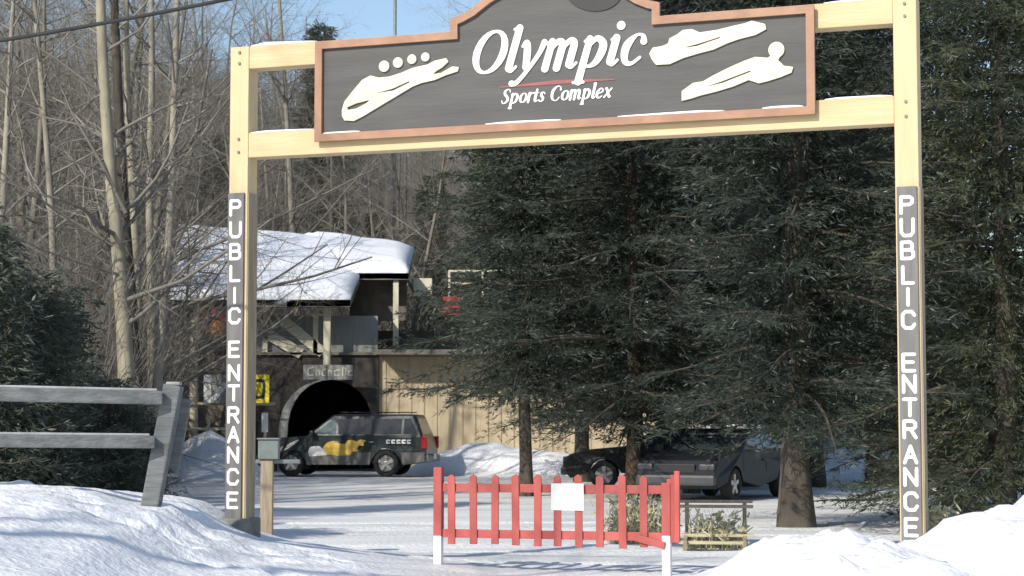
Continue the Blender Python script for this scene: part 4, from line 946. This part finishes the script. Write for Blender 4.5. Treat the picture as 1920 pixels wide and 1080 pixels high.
bare_tree('bare_tree', 'bare trunk midway between the thick pale tree and the slender one', pth([(282, 860), (284, 600), (280, 380), (284, 180), (284, 30), (280, -180)], 40), [.09, .085, .08, .07, .06, .03], 35, M['bark'], 16, .42, 2.6)
bare_tree('bare_tree', 'leaning bare tree at the left edge above the evergreens', pth([(95, 760), (100, 520), (92, 330), (75, 120), (60, -60), (50, -220)], 36), [.08, .07, .06, .05, .045, .03], 36, M['bark'], 20, .2, 2.8)
bare_tree('bare_tree', 'bare tree cut off by the left picture edge', pth([(-20, 800), (-5, 520), (10, 300), (20, 100), (30, -100)], 39), [.1, .09, .07, .055, .03], 37, M['bark'], 22, .2, 3.2)
bare_tree('bare_tree', 'fine-twigged bare tree seen through the opening beside the sign', pth([(560, 620), (548, 420), (540, 260), (530, 100), (520, -60)], 74), [.13, .12, .1, .08, .05], 38, M['bark'], 24, .2, 4.2)
# trees on the slope, alike and countable: two shared kinds, copied
def slope_tree(seed, H):
    r = np.random.default_rng(seed); segs = [[], [], [], []]; grow(r, (0, 0, 0), (0, 0, 1), H, H * .011, 0, 3, segs, .06, (9, 14), .03)
    V, Q = tube_mesh(segs[0], 6); tm = arrays_mesh('trunk', V, Q); tm.materials.append(M['bark_far'])
    return tm, crown_from(segs, M['twig'])
kinds = [slope_tree(s_, h_) for s_, h_ in ((51, 12), (52, 14), (53, 11), (54, 13))]
rng = np.random.default_rng(5); cnt = 0; trees_xy = []
while cnt < 165:
    Y = rng.uniform(43, 135); px = rng.uniform(-160, 980 if Y > 72 else 420)
    if Y < 72 and px > 330: continue
    x = X(px, Y)
    if any((x - a) ** 2 + (Y - b) ** 2 < 1.6 ** 2 for a, b in trees_xy): continue
    if 610 < px < 900 and Y > 80: continue                 # the gap through which the sky shows
    cnt += 1; trees_xy.append((x, Y)); tm, cm = kinds[rng.integers(0, 4)]
    t = thing('bare_tree', 'thin leafless tree in the grey-brown wood on the slope', 'tree', (x, Y, height(x, Y) - .1), rng.uniform(0, 6.28), 'leafless trees in the wood on the slope')
    s_ = rng.uniform(.7, 1.15); t.scale = (s_, s_, s_); link('trunk', tm, None, t); link('crown', cm, None, t)
for px, Y, s_, lb in ((120, 84, .85, 'small conifer among the leafless trees, upper left'), (395, 84, .8, 'small conifer on the slope left of the left gate post'), (520, 84, .62, 'small conifer seen in the gap between post and sign board'),
        (345, 72, .55, 'conifer rising behind the left end of the lodge roof'), (700, 84, .62, 'conifer on the slope above the lodge roof'), (810, 78, .72, 'conifer rising behind the right end of the lodge roof'), (20, 78, .75, 'small conifer at the left edge high on the slope')):
    conifer(lb, px, Y, CMo[1], 16, .2, M['darkbark'], s_, px * .1)
# brush that reads as one mass: thin twigs rising all over the slope
def brush(name, label, n, fn, seed, m, hmin, hmax, wd):
    r = np.random.default_rng(seed); segs = []
    for k in range(n):
        x, Y = fn(r); z = height(x, Y) - .1; h_ = r.uniform(hmin, hmax); p = np.array([x, Y, z]); d = np.array([r.normal(0, .2), r.normal(0, .2), 1.0])
        for s_ in range(3):
            q = p + d * h_ / 3; segs.append((*p, *q, wd * (1 - s_ * .28), wd * (.72 - s_ * .28)))
            for b in range(3):
                e = q + np.array([r.normal(0, .5), r.normal(0, .5), r.uniform(.1, .8)]) * h_ / 3.2; segs.append((*(p + (q - p) * r.random()), *e, wd * .55, wd * .22))
            p = q; d = d + r.normal(0, .15, 3) * np.array([1, 1, .2])
    V, Q = tube_mesh(segs, 3); o = link(name, arrays_mesh(name, V, Q), m); tag(o, label, 'brush', kind='stuff'); return o
def far_pos(r):
    Y = r.uniform(73, 150); return X(r.uniform(-250, 1500), Y), Y
def near_pos(r):
    Y = r.uniform(33, 62); return X(r.uniform(-200, 235), Y), Y
brush('distant_brush', 'leafless grey-brown undergrowth covering the far slope', 11000, far_pos, 3, M['twig_far'], 2.0, 6.5, .028)
brush('roadside_brush', 'bare brown saplings thickening the wood behind the left fence', 2200, near_pos, 4, M['twig_far'], 1.5, 5.0, .014)
# trees beside the camera whose shadows reach the lot and the left bank
for lb, x, Y, k, s_ in (('tall conifer out of frame at the left whose shadow crosses the lot', -15.5, 17.0, 1, .95), ('conifer out of frame beside the first, its shadow joining it on the lot', -20.5, 20.5, 0, 1.0)):
    conifer(lb, 0, Y, CM[k], (15, 16)[k], .17, M['darkbark'], s_, 1.0, None, 'conifer_tree', x)
t = thing('bare_tree', 'bare tree out of frame at the left that streaks the snow bank with thin shadows', 'tree', (-9.5, 6.5, height(-9.5, 6.5) - .1), .6); link('trunk', kinds[0][0], None, t); link('crown', kinds[0][1], None, t)
